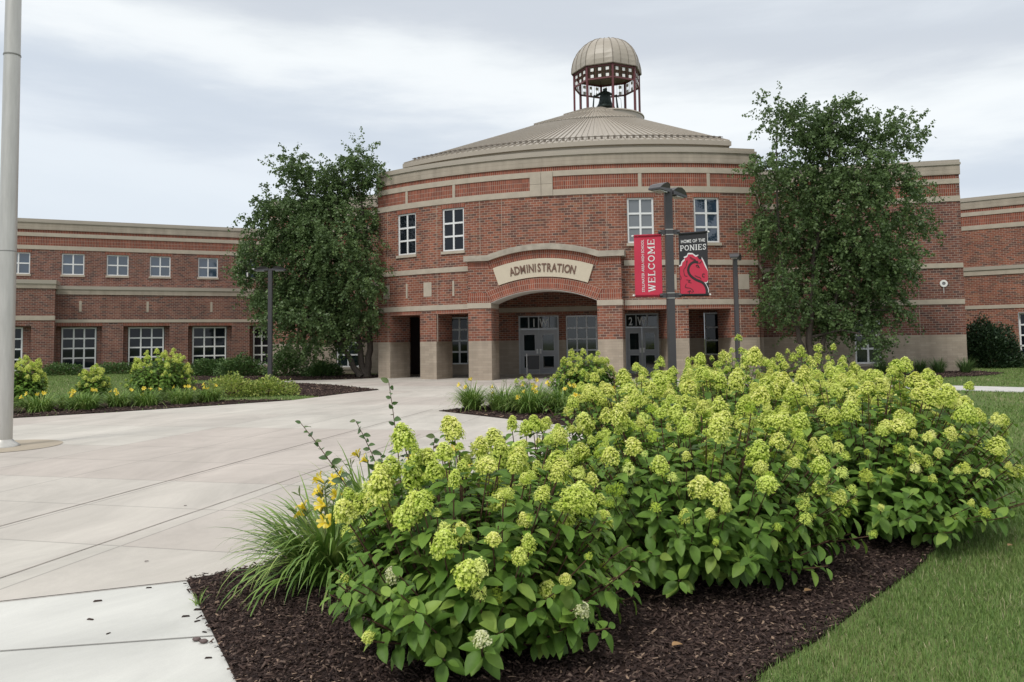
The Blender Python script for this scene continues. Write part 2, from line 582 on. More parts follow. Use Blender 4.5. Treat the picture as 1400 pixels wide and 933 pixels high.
def concrete_mat(name, base, pink, ju, jv, ou, ov, jw=.010, jdark=.3, band=True):
    m = bpy.data.materials.new(name); m.use_nodes = True
    t = m.node_tree; L = t.links.new
    b = t.nodes['Principled BSDF']; b.inputs['Roughness'].default_value = .8; b.inputs['Specular IOR Level'].default_value = .3
    tcn = t.nodes.new('ShaderNodeTexCoord')
    mpn = t.nodes.new('ShaderNodeMapping'); mpn.vector_type = 'POINT'
    mpn.inputs['Rotation'].default_value = (0, 0, -AXA)
    L(tcn.outputs['Object'], mpn.inputs[0])
    sp_ = t.nodes.new('ShaderNodeSeparateXYZ'); L(mpn.outputs[0], sp_.inputs[0])
    def M(op, a, bb=None):
        n = t.nodes.new('ShaderNodeMath'); n.operation = op
        for i, v in enumerate((a, bb)):
            if v is None: continue
            if isinstance(v, (int, float)): n.inputs[i].default_value = v
            else: L(v, n.inputs[i])
        return n.outputs[0]
    def lines(c, per, off, w):
        q = M('DIVIDE', M('SUBTRACT', c, off), per)
        fr = M('ABSOLUTE', M('SUBTRACT', M('FRACT', M('ADD', q, .5)), .5))
        return M('LESS_THAN', fr, w / per), M('FLOOR', q)
    l1, f1 = lines(sp_.outputs[0], ju, ou, jw)
    l2, f2 = lines(sp_.outputs[1], jv, ov, jw)
    ln = M('MAXIMUM', l1, l2)
    cb = t.nodes.new('ShaderNodeCombineXYZ')
    L(M('FLOOR', M('DIVIDE', f1, 3.0)), cb.inputs[0]); L(M('FLOOR', M('DIVIDE', f2, 2.0)), cb.inputs[1])
    wnz = t.nodes.new('ShaderNodeTexWhiteNoise'); L(cb.outputs[0], wnz.inputs['Vector'])
    n1 = t.nodes.new('ShaderNodeTexNoise'); n1.inputs['Scale'].default_value = .8; n1.inputs['Detail'].default_value = 10; n1.inputs['Roughness'].default_value = .72; n1.inputs['Distortion'].default_value = .6
    mps = t.nodes.new('ShaderNodeMapping'); mps.inputs['Scale'].default_value = (1.0, .45, 1); L(mpn.outputs[0], mps.inputs[0])
    L(mps.outputs[0], n1.inputs[0])
    n3 = t.nodes.new('ShaderNodeTexNoise'); n3.inputs['Scale'].default_value = 140; n3.inputs['Detail'].default_value = 2; L(mpn.outputs[0], n3.inputs[0])
    mixc = t.nodes.new('ShaderNodeMix'); mixc.data_type = 'RGBA'
    fac = M('MULTIPLY', wnz.outputs['Value'], 1.0) if band else M('MULTIPLY', n1.outputs[0], .4)
    L(fac, mixc.inputs[0]); mixc.inputs[6].default_value = (*base, 1); mixc.inputs[7].default_value = (*pink, 1)
    mr = t.nodes.new('ShaderNodeMapRange'); mr.inputs[1].default_value = .3; mr.inputs[2].default_value = .72; mr.inputs[3].default_value = .76; mr.inputs[4].default_value = 1.12
    L(n1.outputs[0], mr.inputs[0])
    mr3 = t.nodes.new('ShaderNodeMapRange'); mr3.inputs[3].default_value = .93; mr3.inputs[4].default_value = 1.07
    L(n3.outputs[0], mr3.inputs[0])
    sc1 = M('MULTIPLY', mr.outputs[0], mr3.outputs[0])
    sc2 = M('MULTIPLY', sc1, M('SUBTRACT', 1.0, M('MULTIPLY', ln, jdark)))
    mu = t.nodes.new('ShaderNodeVectorMath'); mu.operation = 'SCALE'; L(mixc.outputs[2], mu.inputs[0]); L(sc2, mu.inputs['Scale'])
    L(mu.outputs[0], b.inputs['Base Color'])
    return m
M_PLZ = concrete_mat('plaza_concrete', (.53, .505, .455), (.465, .415, .375), 1.5, 1.31, -4.5, 5.3)
M_SIDE = concrete_mat('sidewalk_concrete', (.60, .60, .565), (.55, .545, .51), 30, 30, 9, 9, band=False, jdark=0)
M_PATH = concrete_mat('path_concrete', (.60, .59, .57), (.55, .54, .52), 1.5, 1.5, 0, 0, band=False, jdark=.3)
M_MULCH = mat('mulch', (.032, .021, .018), .95, spec=.1, var=.5, vscale=25, bump=.8, bscale=60)
M_TAN = mat('tan_concrete', (.36, .31, .24), .9, var=.12, vscale=3)

poly('ground', [(-900, -300), (900, -300), (900, 1200), (-900, 1200)], 0, M_LAWN)
BED1_LEFT = [(-1.34, 3.74), (-2.21, 5.26), (-1.80, 5.58), (-1.58, 6.3), (-1.25, 7.3), (-.5, 9), (.6, 10.5), (1.4, 11.7), (2.2, 12.6), (1.17, 14.11), (-1.71, 17.71)]
BACK = [(.5, 20.2), (2.8, 22.8), (5.2, 25.2), (7.6, 25.4)]
BED_RIGHT = [(8.2, 24), (7.4, 20), (6.8, 16), (6.2, 12.5), (5.6, 10), (5.0, 8.4), (4.32, 7.1), (3.8, 6.55), (3.33, 6.07), (2.7, 5.3), (2.05, 4.64), (1.6, 4.15), (1.21, 3.8), (.75, 3.2), (.45, 2.6), (-.7, 2.6)]
# plaza: left bed edge, building front, right path, then bed edge
plaza = [(-3.22 - 12, 4.88 - 4.4), (-3.22, 4.88), (-2.21, 5.26)] + BED1_LEFT[2:] + BACK + [(8.6, 25.9), (11.7, 23.2), (13.1, 24.4), (11.2, 27.6), (10.1, 31.0), (10.3, 37), (-5, 40.5), (-7.6, 37.2), (-6.15, 34.4),
         (-7.2, 33.6), (-9.83, 33.2), (-10.6, 32.9), (-10.4, 31.5), (-9.3, 31.6), (-7.0, 29.6), (-4.45, 25.9), (-5.3, 24.2), (-5.75, 22.9), (-6.21, 21.71), (-7.71, 20.25), (-9.66, 18.5), (-11.27, 17.33), (-14, 15.6), (-24, 10)]
poly('plaza', plaza, .012, M_PLZ, thick=.012)
side = [(-1.34, 3.74), (-2.21, 5.26), (-3.22, 4.88), (-3.22 - 12, 4.88 - 4.4), (-14, -6), (4, -6), (-.7, 2.6)]
poly('sidewalk', side, .016, M_SIDE, thick=.016)
# the open joint between sidewalk and plaza, and the saw cut across the sidewalk
def strip(name, p, q, w, z, m):
    p, q = Vector(p), Vector(q)
    t = (q - p).normalized(); n = Vector((-t.y, t.x)) * w / 2
    return poly(name, [tuple(p - n), tuple(q - n), tuple(q + n), tuple(p + n)], z, m)
M_JOINT2 = mat('worn_joint', (.30, .265, .235), .95, var=.5, vscale=3)
M_JOINT = mat('joint_filler', (.035, .03, .028), .95)
strip('pavement_joint', (-2.21, 5.26), (-14, .85), .016, .021, M_JOINT)
strip('pavement_joint', (-1.62, 4.28), (-14, 2.25), .010, .0205, mat('saw_cut', (.22, .21, .19), .95))
for (a, b, w) in (((-4.72, 6.35), (-1.9, 18.2), .016), ((-3.6, 5.2), (-1.6, 13.3), .012)):
    strip('pavement_joint', a, b, w, .0165, M_JOINT2)
path = [(8.6, 25.9), (11.7, 23.2), (12.99, 21.95), (13.91, 21.1), (24, 11.8), (25.6, 13.6), (15.03, 22.85), (14.08, 23.7), (13.1, 24.4), (11.7, 25.5)]
poly('footpath', path, .022, M_PATH, thick=.022)
bed1 = BED1_LEFT + BACK + BED_RIGHT
bed1s = [(x, y) for x, y in bed1]
poly('mulch_bed', bed1s, .026, M_MULCH, thick=.026)
# left beds
bedL = [(-13.2, 16.1), (-11.27, 17.40), (-9.66, 18.58), (-7.71, 20.33), (-6.25, 21.78), (-8.2, 21.9), (-10.5, 22.3), (-13.5, 22.4), (-16.5, 22), (-19.5, 18.5), (-19, 13.5)]
poly('mulch_bed', bedL, .024, M_MULCH, thick=.024)
bedL2 = [(-5.75, 23.05), (-5.3, 24.25), (-4.5, 25.85), (-7.0, 29.4), (-9.2, 31.3), (-14, 31.2), (-13, 27), (-9.6, 25.2), (-7.4, 24.4)]
poly('mulch_bed', bedL2, .024, M_MULCH, thick=.024)
bedT = [(-7.2, 33.65), (-6.2, 34.4), (-5.9, 37.4), (-12, 40.9), (-17, 42.5), (-17, 35.5), (-12.5, 34.2), (-9.83, 33.25)]
poly('mulch_bed', bedT, .024, M_MULCH, thick=.024)
bedR = [(10.3, 30.9), (11.4, 28.2), (15, 28.2), (18.6, 29.9), (19.9, 31.3), (20.0, 33.1), (11.5, 34.8)]
poly('mulch_bed', bedR, .024, M_MULCH, thick=.024)

# ================================================================== CENTRAL BUILDING
def Fc(u, z, d):
    """arc frame: u metres along the facade (0 = axis), d outward"""
    a = AXA + u / RW
    r = RW + d
    return (CX + r * math.sin(a), CY - r * math.cos(a), z)
C0 = (CX + N_AX.x * 0, CY + N_AX.y * 0)
def Fb(u, z, d):
    """flat frame on the axis; d = distance from the circle centre towards the plaza"""
    return (CX + N_AX.x * d + T_AX.x * u, CY + N_AX.y * d + T_AX.y * u, z)
DEG = RW * PI / 180
ub = lambda a: a * DEG
UE = 27.2 * DEG * 1.0
UL, UR = -26.5 * DEG, 27.95 * DEG
B = empty('administration_building', (*Fc(0, 0, 0)[:2], 0), 'curved red brick two storey building with arched ADMINISTRATION entrance and fan shaped tan metal roof', 'building')
BL = Vector(B.location)
def Bp(mb, name, m, parent=None, **k):
    """build in world coordinates, then parent keeping the place"""
    root = parent or B
    if name in SPLIT and len(mb.cuts) > 1 and mb.cuts[0][0] == 0:
        for q in split(mb): o = Bp1(q, name, m, root, **k)
        return o
    return Bp1(mb, name, m, root, **k)
SPLIT = {'stone_band', 'stone_inlay', 'soldier_course', 'portal_pier_base', 'portal_band', 'control_joint', 'side_stone_band', 'stone_medallion', 'middle_band', 'lower_stone_band', 'pale_joint', 'side_parapet', 'brick_arch', 'door_numeral'}
def Bp1(mb, name, m, root, **k):
    o = mb.build(name, m, None, **k)
    o.parent = root
    bpy.context.view_layer.update()
    o.matrix_parent_inverse = root.matrix_world.inverted()
    return o
T_ = 1.22   # pier depth
opsG = []
for s in (-1, 1):
    opsG += [tuple(sorted((s * ub(10.0), s * ub(15.6)))) + (-1, 2.76), tuple(sorted((s * ub(18.35), s * ub(24.0)))) + (-1, 2.76)]
portal = (-3.2, 3.2, -1, 4.5)
winw, wz0, wz1 = ub(3.42) / 2, 5.40, 7.22
wins = [ub(a) for a in (-20.7, -12.8, 12.5, 21.1)]
opsW = [(u - winw, u + winw, wz0, wz1) for u in wins]
portal_hole = [(-2.9, 2.9, -1, 4.4)]
mb = MB(); mb.wall(Fc, UL, UR, 0, 1.6, -T_, 0, opsG + portal_hole); Bp(mb, 'stone_base', M_ST)
mb = MB(); mb.wall(Fc, UL, UR, 1.6, 7.66, -T_, -.004, opsG + opsW + portal_hole); Bp(mb, 'brick_wall', M_BR)
mb = MB(); mb.wall(Fc, UL, UR, 7.66, 8.60, -T_, -.004); Bp(mb, 'brick_panel_course', M_SO)
mb = MB()
SO = MB()
for a, b in ((UL, -3.2), (3.2, UR)):
    mb.pbox(Fc, a, b, 2.93, 3.145, -.2, .03)
    mb.pbox(Fc, a, b, 4.51, 4.72, -.2, .035)
    SO.pbox(Fc, a, b, 2.76, 2.93, -.1, .002) if False else None
mb.pbox(Fc, UL, UR, 7.42, 7.66, -.2, .03)
mb.pbox(Fc, UL, UR, 8.20, 8.42, -.2, .03)
for a in (-20.6, -12.6, 12.5, 21.4):
    mb.pbox(Fc, ub(a) - .065, ub(a) + .065, 7.66, 8.20, -.1, .02)
Bp(mb, 'stone_band', M_BAND)
for a, b, c, d in opsG:
    SO.pbox(Fc, a, b, 2.765, 2.93, -.1, .004)
for u in wins:
    SO.pbox(Fc, u - winw - .05, u + winw + .05, 7.225, 7.42, -.06, .004)
Bp(SO, 'soldier_course', M_SO)
# medallion over the entrance
mb = MB()
for i in (-1, 0):
    for j in (0, 1):
        mb.pbox(Fc, i * .475 + .008 - .05, i * .475 + .467 - .05, 7.42 + j * .49, 7.42 + j * .49 + .48, -.1, .06)
Bp(mb, 'stone_medallion', M_BAND)
mb = MB()
for a, w, z0, z1 in ((-24.7, 1.25, 3.53, 4.12), (-20.7, .3, 3.5, 4.14), (-17.0, 1.35, 3.53, 4.14), (-12.8, .3, 3.5, 4.14), (12.5, .3, 3.5, 4.14), (16.2, 1.4, 3.53, 4.14), (20.9, .3, 3.5, 4.14), (25.9, 1.5, 3.53, 4.14)):
    mb.pbox(Fc, ub(a - w / 2), ub(a + w / 2), z0, z1, -.05, .012)
Bp(mb, 'stone_inlay', M_BAND)
mb = MB()
for a in (-9.4 - 15, -15.4, -8.7, -5.6, 5.2, 8.2, 16.9, 25.3):
    for z0, z1 in ((1.6, 2.9), (3.15, 4.5), (4.73, 7.42)):
        if abs(a) < 10.1 and z1 < 4.9 : continue
        mb.pbox(Fc, ub(a) - .008, ub(a) + .008, z0, z1, -.05, .001)
Bp(mb, 'control_joint', mat('pale_mortar', (.42, .34, .28), .9))
# parapet
mb = MB(); mb.pbox(Fc, UL - .03, UR + .03, 8.60, 9.02, -T_ - .3, .05); Bp(mb, 'parapet', M_PAR)
mb = MB()
mb.pbox(Fc, UL - .06, UR + .06, 9.02, 9.12, -T_ - .3, .10)
mb.pbox(Fc, UL - .02, UR + .02, 9.12, 9.25, -T_ - .3, .0)
Bp(mb, 'coping', M_MET)
# side walls of the sector
for sgn, ue in ((-1, UL), (1, UR)):
    p = Vector(Fc(ue, 0, -.02)[:2])
    q = Vector((11.35, 34.75)) if sgn > 0 else Vector((-5.0, 38.9))
    if sgn > 0: fr, t_, n_ = line_frame(p, q)
    else: fr, t_, n_ = line_frame(q, p)
    Ls = (q - p).length
    mb = MB(); mb.wall(fr, 0, Ls, 0, 1.6, -.3, 0); Bp(mb, 'side_stone_base', M_ST)
    mb = MB(); mb.wall(fr, 0, Ls, 1.6, 7.66, -.3, -.004); Bp(mb, 'side_brick_wall', M_BR)
    mb = MB(); mb.wall(fr, 0, Ls, 7.66, 8.6, -.3, -.004); Bp(mb, 'side_panel_course', M_SO)
    mb = MB()
    for z0, z1 in ((2.93, 3.145), (4.51, 4.72), (7.42, 7.66), (8.2, 8.42)):
        mb.pbox(fr, 0.03 if sgn < 0 else .0, Ls, z0, z1, -.2, .03)
    Bp(mb, 'side_stone_band', M_BAND)
    mb = MB(); mb.pbox(fr, 0, Ls, 8.6, 9.02, -.3, .05); mb.pbox(fr, 0, Ls, 9.02, 9.12, -.3, .09)
    mb.pbox(fr, 0, Ls, 9.12, 9.25, -.3, .0)
    Bp(mb, 'side_parapet', M_MET)

def window(Fn, u0, u1, z0, z1, d, nx, nz, mfr, mgl, root, fw=.055, mw=.04, sill=True, msill=None, name='window', dep=.08, zs=None, label=None):
    f = MB(); g = MB()
    f.pbox(Fn, u0, u0 + fw, z0, z1, d - dep, d); f.pbox(Fn, u1 - fw, u1, z0, z1, d - dep, d)
    f.pbox(Fn, u0 + fw, u1 - fw, z0, z0 + fw, d - dep, d); f.pbox(Fn, u0 + fw, u1 - fw, z1 - fw, z1, d - dep, d)
    iu0, iu1, iz0, iz1 = u0 + fw, u1 - fw, z0 + fw, z1 - fw
    for i in range(1, nx):
        c = iu0 + (iu1 - iu0) * i / nx
        f.pbox(Fn, c - mw / 2, c + mw / 2, iz0, iz1, d - dep, d - .004)
    zl = zs or [iz0 + (iz1 - iz0) * j / nz for j in range(1, nz)]
    for c in zl:
        f.pbox(Fn, iu0, iu1, c - mw / 2, c + mw / 2, d - dep, d - .008)
    fo = Bp(f, name, mfr, root)
    g.pbox(Fn, iu0 - .01, iu1 + .01, iz0 - .01, iz1 + .01, d - dep * .75, d - dep * .55)
    Bp(g, 'pane', mgl, fo)
    if sill:
        s_ = MB(); s_.pbox(Fn, u0 - .05, u1 + .05, z0 - .12, z0 - .001, d - dep, d + .12)
        Bp(s_, 'sill', msill or M_BAND, fo)
    if label: fo['label'] = label
    return fo

for u, g in zip(wins, (M_GL, M_GL, M_GLG, M_GLB)):
    window(Fc, u - winw + .005, u + winw - .005, wz0, wz1, -.06, 2, 3, M_WHT, g, B, fw=.07, mw=.075)

# ---- projecting portal bay (flat), arch geometry
DB = 18.10
ARC_R, ARC_ZC = 5.15, -1.53
zin = lambda u, r: ARC_ZC + math.sqrt(r * r - u * u)
HW, PW = 2.15, 3.12          # opening half-width, bay half-width
mb = MB()
for s in (-1, 1):
    a, b = sorted((s * HW, s * PW))
    mb.pbox(Fb, a, b, 0, 1.6, DB - 1.25, DB, seg=9)
Bp(mb, 'portal_pier_base', M_ST)
mb = MB()
for s in (-1, 1):
    a, b = sorted((s * HW, s * PW))
    mb.pbox(Fb, a, b, 1.6, 2.93, DB - 1.25, DB - .004, seg=9)
# brick body above the piers, filled round the arch by columns of strips
def fill_between(mb, u0, u1, zlo, zhi, d0, d1, n=20):
    for i in range(n):
        a, b = u0 + (u1 - u0) * i / n, u0 + (u1 - u0) * (i + 1) / n
        la, lb, ha, hb = zlo(a), zlo(b), zhi(a), zhi(b)
        if ha - la < .001 and hb - lb < .001: continue
        mb.quad([Fb(a, la, d1), Fb(b, lb, d1), Fb(b, hb, d1), Fb(a, ha, d1)], [(a, la), (b, lb), (b, hb), (a, ha)])
        mb.quad([Fb(b, lb, d0), Fb(a, la, d0), Fb(a, ha, d0), Fb(b, hb, d0)], [(b, lb), (a, la), (a, ha), (b, hb)])
        mb.quad([Fb(a, ha, d1), Fb(b, hb, d1), Fb(b, hb, d0), Fb(a, ha, d0)], [(a, 0), (b, 0), (b, .3), (a, .3)])
        mb.quad([Fb(a, la, d0), Fb(b, lb, d0), Fb(b, lb, d1), Fb(a, la, d1)], [(a, 0), (b, 0), (b, .3), (a, .3)])
zcop = lambda u: max(4.84, zin(u, 6.75)) if abs(u) < 2.4 else 4.84
fill_between(mb, -PW, -HW, lambda u: 3.145, zcop, DB - 1.25, DB - .004, 12)
fill_between(mb, HW, PW, lambda u: 3.145, zcop, DB - 1.25, DB - .004, 12)
fill_between(mb, -HW, HW, lambda u: zin(u, ARC_R), zcop, DB - 1.25, DB - .004, 40)
Bp(mb, 'portal_brick', M_BR)
# side returns of bay
mb = MB()
for s in (-1, 1):
    mb.quad([Fb(s * PW, 1.6, DB - .004), Fb(s * PW, 1.6, DB - 1.25), Fb(s * PW, 4.84, DB - 1.25), Fb(s * PW, 4.84, DB - .004)], [(0, 1.6), (1.25, 1.6), (1.25, 4.84), (0, 4.84)])
mb = MB()
for s in (-1, 1):
    a, b = sorted((s * HW, s * (PW + .03)))
    mb.pbox(Fb, a, b, 2.93, 3.145, DB - 1.26, DB + .03, seg=9)
Bp(mb, 'portal_band', M_BAND)
mb = MB()
aa = math.asin(HW / ARC_R)
mb.arch(Fb, 0, ARC_ZC, ARC_R - .001, 5.63, -aa, aa, DB - .05, DB + .03)
aa2 = math.asin(2.2 / 6.4)
mb.arch(Fb, 0, ARC_ZC, 6.42, 6.75, -aa2 * .99, aa2 * .99, DB - .05, DB + .006)
for s in (-1, 1):
    a, b = sorted((s * 2.25, s * PW))
    mb.pbox(Fb, a, b, 4.55, 4.84, DB - .05, DB + .006, seg=9)
    a, b = sorted((s * (HW + .02), s * PW))
    mb.pbox(Fb, a, b, 3.145, 3.55, DB - .05, DB + .006, seg=9)
Bp(mb, 'brick_arch', M_SO)
mb = MB()
mb.arch(Fb, 0, ARC_ZC, ARC_R - .02, ARC_R + .0, -aa, aa, DB - 1.24, DB + .02)
Bp(mb, 'arch_soffit', M_SOF)
mb = MB()
ac = math.acos((4.84 - ARC_ZC) / 6.75)
mb.arch(Fb, 0, ARC_ZC, 6.75, 6.98, -ac, ac, DB - 1.0, DB + .16)
ux_ = 6.75 * math.sin(ac)
for s in (-1, 1):
    a, b = sorted((s * (ux_ + .0), s * (PW + .14)))
    mb.pbox(Fb, a, b, 4.842, 5.07, DB - 1.0, DB + .158, seg=9)
Bp(mb, 'portal_coping', M_CAST)
# sign
mb = MB()
asg = .325
mb.arch(Fb, 0, ARC_ZC, 5.66, 6.40, -asg, asg, DB - .02, DB + .07)
SG = Bp(mb, 'sign_panel', M_SIGN)
mb = MB()
word = 'ADMINISTRATION'
adv = {'A': 1.0, 'D': 1.0, 'M': 1.2, 'I': .5, 'N': 1.05, 'S': .95, 'T': .9, 'R': 1.0, 'O': 1.1}
tot = sum(adv[c] for c in word)
span = .45
a = -span / 2
for c in word:
    w = adv[c] / tot * span
    t = a + w / 2
    v, f = text_mesh(c, .46, .012, .010)
    def put(p, t=t):
        r = 5.87 + p[1]
        tt = t + p[0] * .66 / 6.0
        return Fb(r * math.sin(tt), ARC_ZC + r * math.cos(tt), DB + .082 + p[2])
    add_mesh(mb, v, f, put)
    a += w
Bp(mb, 'lettering', M_LET, SG)
# ---- recessed entrance wall, ceiling
DW = 12.9
wspec = [(-2.22, -.31), (.0, 1.5), (2.75, 4.25)]
ops = [(-2.22, -.31, .03, 2.75), (.02, 1.95, .55, 2.72), (2.75, 4.25, .03, 2.75), (-5.6, -4.7, .5, 2.75), (6.25, 7.0, .85, 2.72), (-7.65, -7.15, .03, 2.8)]
mb = MB(); mb.wall(Fb, -9.0, 8.4, 0, 1.6, DW - .3, DW, ops, seg=20); Bp(mb, 'recess_stone_base', M_ST)
mb = MB(); mb.wall(Fb, -9.0, 8.4, 1.6, 4.1, DW - .3, DW - .004, ops, seg=20); Bp(mb, 'recess_brick_wall', M_BR)
mb = MB(); mb.pbox(Fb, -9.0, 8.4, 2.93, 3.145, DW - .1, DW + .03, seg=20); Bp(mb, 'recess_stone_band', M_BAND)
mb = MB()
cps = [Fb(-9.0, 3.95, DW - .2)] + [Fc(UL + (UR - UL) * i / 16, 3.95, -.3) for i in range(17)] + [Fb(8.4, 3.95, DW - .2)]
mb.quad([cps[0]] + cps[1:18] + [cps[18]])
mb.quad([(x, y, z + .2) for x, y, z in cps[::-1]])
Bp(mb, 'ceiling', M_SOF)
mb = MB()
mb.box(-.3, .3, -.15, .15, 3.88, 3.949, Matrix.Translation((*Fb(-.9, 0, 15.6)[:2], 0)))
Bp(mb, 'soffit_lamp', M_SPOT)
mb = MB(); mb.pbox(Fb, -.31, .02, 0, 2.75, DW - .3, DW + .01) if False else None

def door_pair(u0, u1, txt, root):
    fr = MB(); d = DW - .02
    zt = 2.12
    for a, b, z0, z1 in ((u0, u0 + .06, .03, 2.75), (u1 - .06, u1, .03, 2.75), (u0 + .06, u1 - .06, 2.69, 2.75), (u0 + .06, u1 - .06, zt, zt + .06)):
        fr.pbox(Fb, a, b, z0, z1, d - .12, d + .03)
    n = 4 if u0 < 0 else 3
    for i in range(1, n):
        c = u0 + (u1 - u0) * i / n
        fr.pbox(Fb, c - .025, c + .025, zt + .06, 2.69, d - .12, d + .025)
    fo = Bp(fr, 'door_frame', M_GRYF, root)
    tr = MB(); tr.pbox(Fb, u0 + .05, u1 - .05, zt + .05, 2.70, d - .08, d - .05); Bp(tr, 'transom_pane', M_GLD, fo)
    um = (u0 + u1) / 2
    for a, b, hs in ((u0 + .06, um - .004, 1), (um + .004, u1 - .06, -1)):
        lf = MB(); wg = .21 * (b - a)
        lf.wall(Fb, a, b, .05, zt - .005, d - .06, d, [(a + wg, b - wg, .32, .86), (a + wg, b - wg, 1.12, 1.86)], seg=9)
        for z0, z1 in ((.32, .86), (1.12, 1.86)):
            for q in ((a + wg - .025, a + wg, z0 - .025, z1 + .025), (b - wg, b - wg + .025, z0 - .025, z1 + .025), (a + wg, b - wg, z0 - .025, z0), (a + wg, b - wg, z1, z1 + .025)):
                pass
        dl = Bp(lf, 'door_leaf', M_DOOR, root)
        gl = MB(); tm = MB()
        for z0, z1 in ((.32, .86), (1.12, 1.86)):
            gl.pbox(Fb, a + wg, b - wg, z0, z1, d - .04, d - .025)
            for q in ((a + wg - .03, a + wg, z0 - .03, z1 + .03), (b - wg, b - wg + .03, z0 - .03, z1 + .03), (a + wg, b - wg, z0 - .03, z0), (a + wg, b - wg, z1, z1 + .03)):
                tm.pbox(Fb, *q, d - .01, d + .012)
        Bp(gl, 'door_pane', M_GLD, dl); Bp(tm, 'pane_trim', M_GRYF, dl)
        h = MB(); hc = (b - .07) if hs > 0 else (a + .07)
        h.pbox(Fb, hc - .045, hc + .045, .98, 1.2, d, d + .02)
        h.pbox(Fb, hc - .02, hc + .02, 1.0, 1.16, d + .02, d + .07)
        Bp(h, 'handle', M_SPOT, dl)
    for ch, uu, sz in txt:
        mb = MB()
        v, f = text_mesh(ch, sz, .004, .012)
        add_mesh(mb, v, f, lambda p: Fb(uu + p[0] * .72, zt + .12 + p[1], d - .045 + p[2]))
        Bp(mb, 'door_numeral', bpy.data.materials.get('white_vinyl') or mat('white_vinyl', (.62, .64, .65), .5), fo)
door_pair(-2.22, -.31, [('1', -1.5, .52), ('W', -1.03, .52)], B)
door_pair(2.75, 4.25, [('2', 3.0, .5), ('W', 3.5, .5)], B)
window(Fb, .03, 1.94, .56, 2.71, DW - .04, 4, 4, M_GRYW, M_GLD, B, sill=False, mw=.06, label='grey framed window grid beside the entrance doors')
window(Fb, -5.59, -4.71, .51, 2.74, DW - .04, 2, 4, M_GRYW, M_GL, B, sill=False, mw=.08)
window(Fb, 6.26, 6.99, .86, 2.71, DW - .04, 1, 3, M_GRYW, M_GL, B, sill=False, mw=.07)
mb = MB(); mb.pbox(Fb, -7.65, -7.15, .03, 2.8, DW - .2, DW - .1); Bp(mb, 'dark_door', mat('dark_brown_door', (.035, .022, .02), .6))

# ---- fan roof
def Fr(a, r, z):
    t = math.radians(a)
    return (CX + r * math.sin(t), CY - r * math.cos(t), z)
A0, A1 = -40.2, 14.0
RE, ZE = 16.2, 10.0
zr = lambda r: 16.29 - .388 * r
NS = 54
mb = MB()
def roof_ring(mb, r0, r1, dz=0, na=54):
    for i in range(na):
        a, b = A0 + (A1 - A0) * i / na, A0 + (A1 - A0) * (i + 1) / na
        mb.quad([Fr(a, r1, zr(r1) + dz), Fr(b, r1, zr(r1) + dz), Fr(b, r0, zr(r0) + dz), Fr(a, r0, zr(r0) + dz)])
roof_ring(mb, 1.2, RE)
roof_ring(mb, 1.2, 6.3, .10)
roof_ring(mb, 1.2, 3.4, .17)
for r, dz in ((6.3, .1), (3.4, .17)):
    for i in range(NS):
        a, b = A0 + (A1 - A0) * i / NS, A0 + (A1 - A0) * (i + 1) / NS
        mb.quad([Fr(a, r, zr(r)), Fr(b, r, zr(r)), Fr(b, r, zr(r) + dz), Fr(a, r, zr(r) + dz)])
for a in (A0, A1):
    mb.quad([Fr(a, 1.2, 9.2), Fr(a, RE, 9.2), Fr(a, RE, zr(RE)), Fr(a, 1.2, zr(1.2) + .1)])
for i in range(NS + 1):
    a = A0 + (A1 - A0) * i / NS
    for ra, rb, dz in ((6.3, RE + .02, 0), (3.4, 6.32, .1), (1.3, 3.42, .17)):
        if dz and i % 2: continue
        if dz > .15 and i % 4: continue
        p0, p1 = Vector(Fr(a, rb, zr(rb) + dz)), Vector(Fr(a, ra, zr(ra) + dz))
        t = Vector((math.cos(math.radians(a)), math.sin(math.radians(a)), 0)) * .018
        h = Vector((0, 0, .055))
        mb.quad([p0 - t, p1 - t, p1 - t + h, p0 - t + h]); mb.quad([p1 + t, p0 + t, p0 + t + h, p1 + t + h])
        mb.quad([p0 - t + h, p1 - t + h, p1 + t + h, p0 + t + h]); mb.quad([p0 - t, p0 - t + h, p0 + t + h, p0 + t])
RF = Bp(mb, 'roof', M_MET)
def arcbox(mb, r0, r1, z0, z1, a0=A0, a1=A1, na=54):
    for i in range(na):
        a, b = a0 + (a1 - a0) * i / na, a0 + (a1 - a0) * (i + 1) / na
        mb.quad([Fr(a, r1, z0), Fr(b, r1, z0), Fr(b, r1, z1), Fr(a, r1, z1)])
        mb.quad([Fr(a, r0, z0), Fr(b, r0, z0), Fr(b, r0, z1), Fr(a, r0, z1)])
        mb.quad([Fr(a, r1, z1), Fr(b, r1, z1), Fr(b, r0, z1), Fr(a, r0, z1)])
        mb.quad([Fr(a, r1, z0), Fr(b, r1, z0), Fr(b, r0, z0), Fr(a, r0, z0)])
    for a in (a0, a1):
        mb.quad([Fr(a, r0, z0), Fr(a, r1, z0), Fr(a, r1, z1), Fr(a, r0, z1)])
mb = MB(); arcbox(mb, 15.6, RE - .12, 9.0, 9.80, A0 - .1, A1 + .1); arcbox(mb, 15.6, RE + .03, 9.80, zr(RE) - .01, A0 - .3, A1 + .3)
Bp(mb, 'eave_fascia', M_MET, RF)
mb = MB()
for i in range(NS):
    a = A0 + (A1 - A0) * (i + .5) / NS
    r = RE - .55
    p = Vector(Fr(a, r, zr(r)))
    mb.box(-.05, .05, -.04, .04, 0, .13, Matrix.Translation(p) @ Matrix.Rotation(math.radians(a), 4, 'Z'))
arcbox(mb, RE - .53, RE - .50, zr(RE - .5) + .10, zr(RE - .5) + .13)
Bp(mb, 'snow_guard', mat('dark_snow_guard', (.16, .135, .11), .6), RF)
mb = MB()
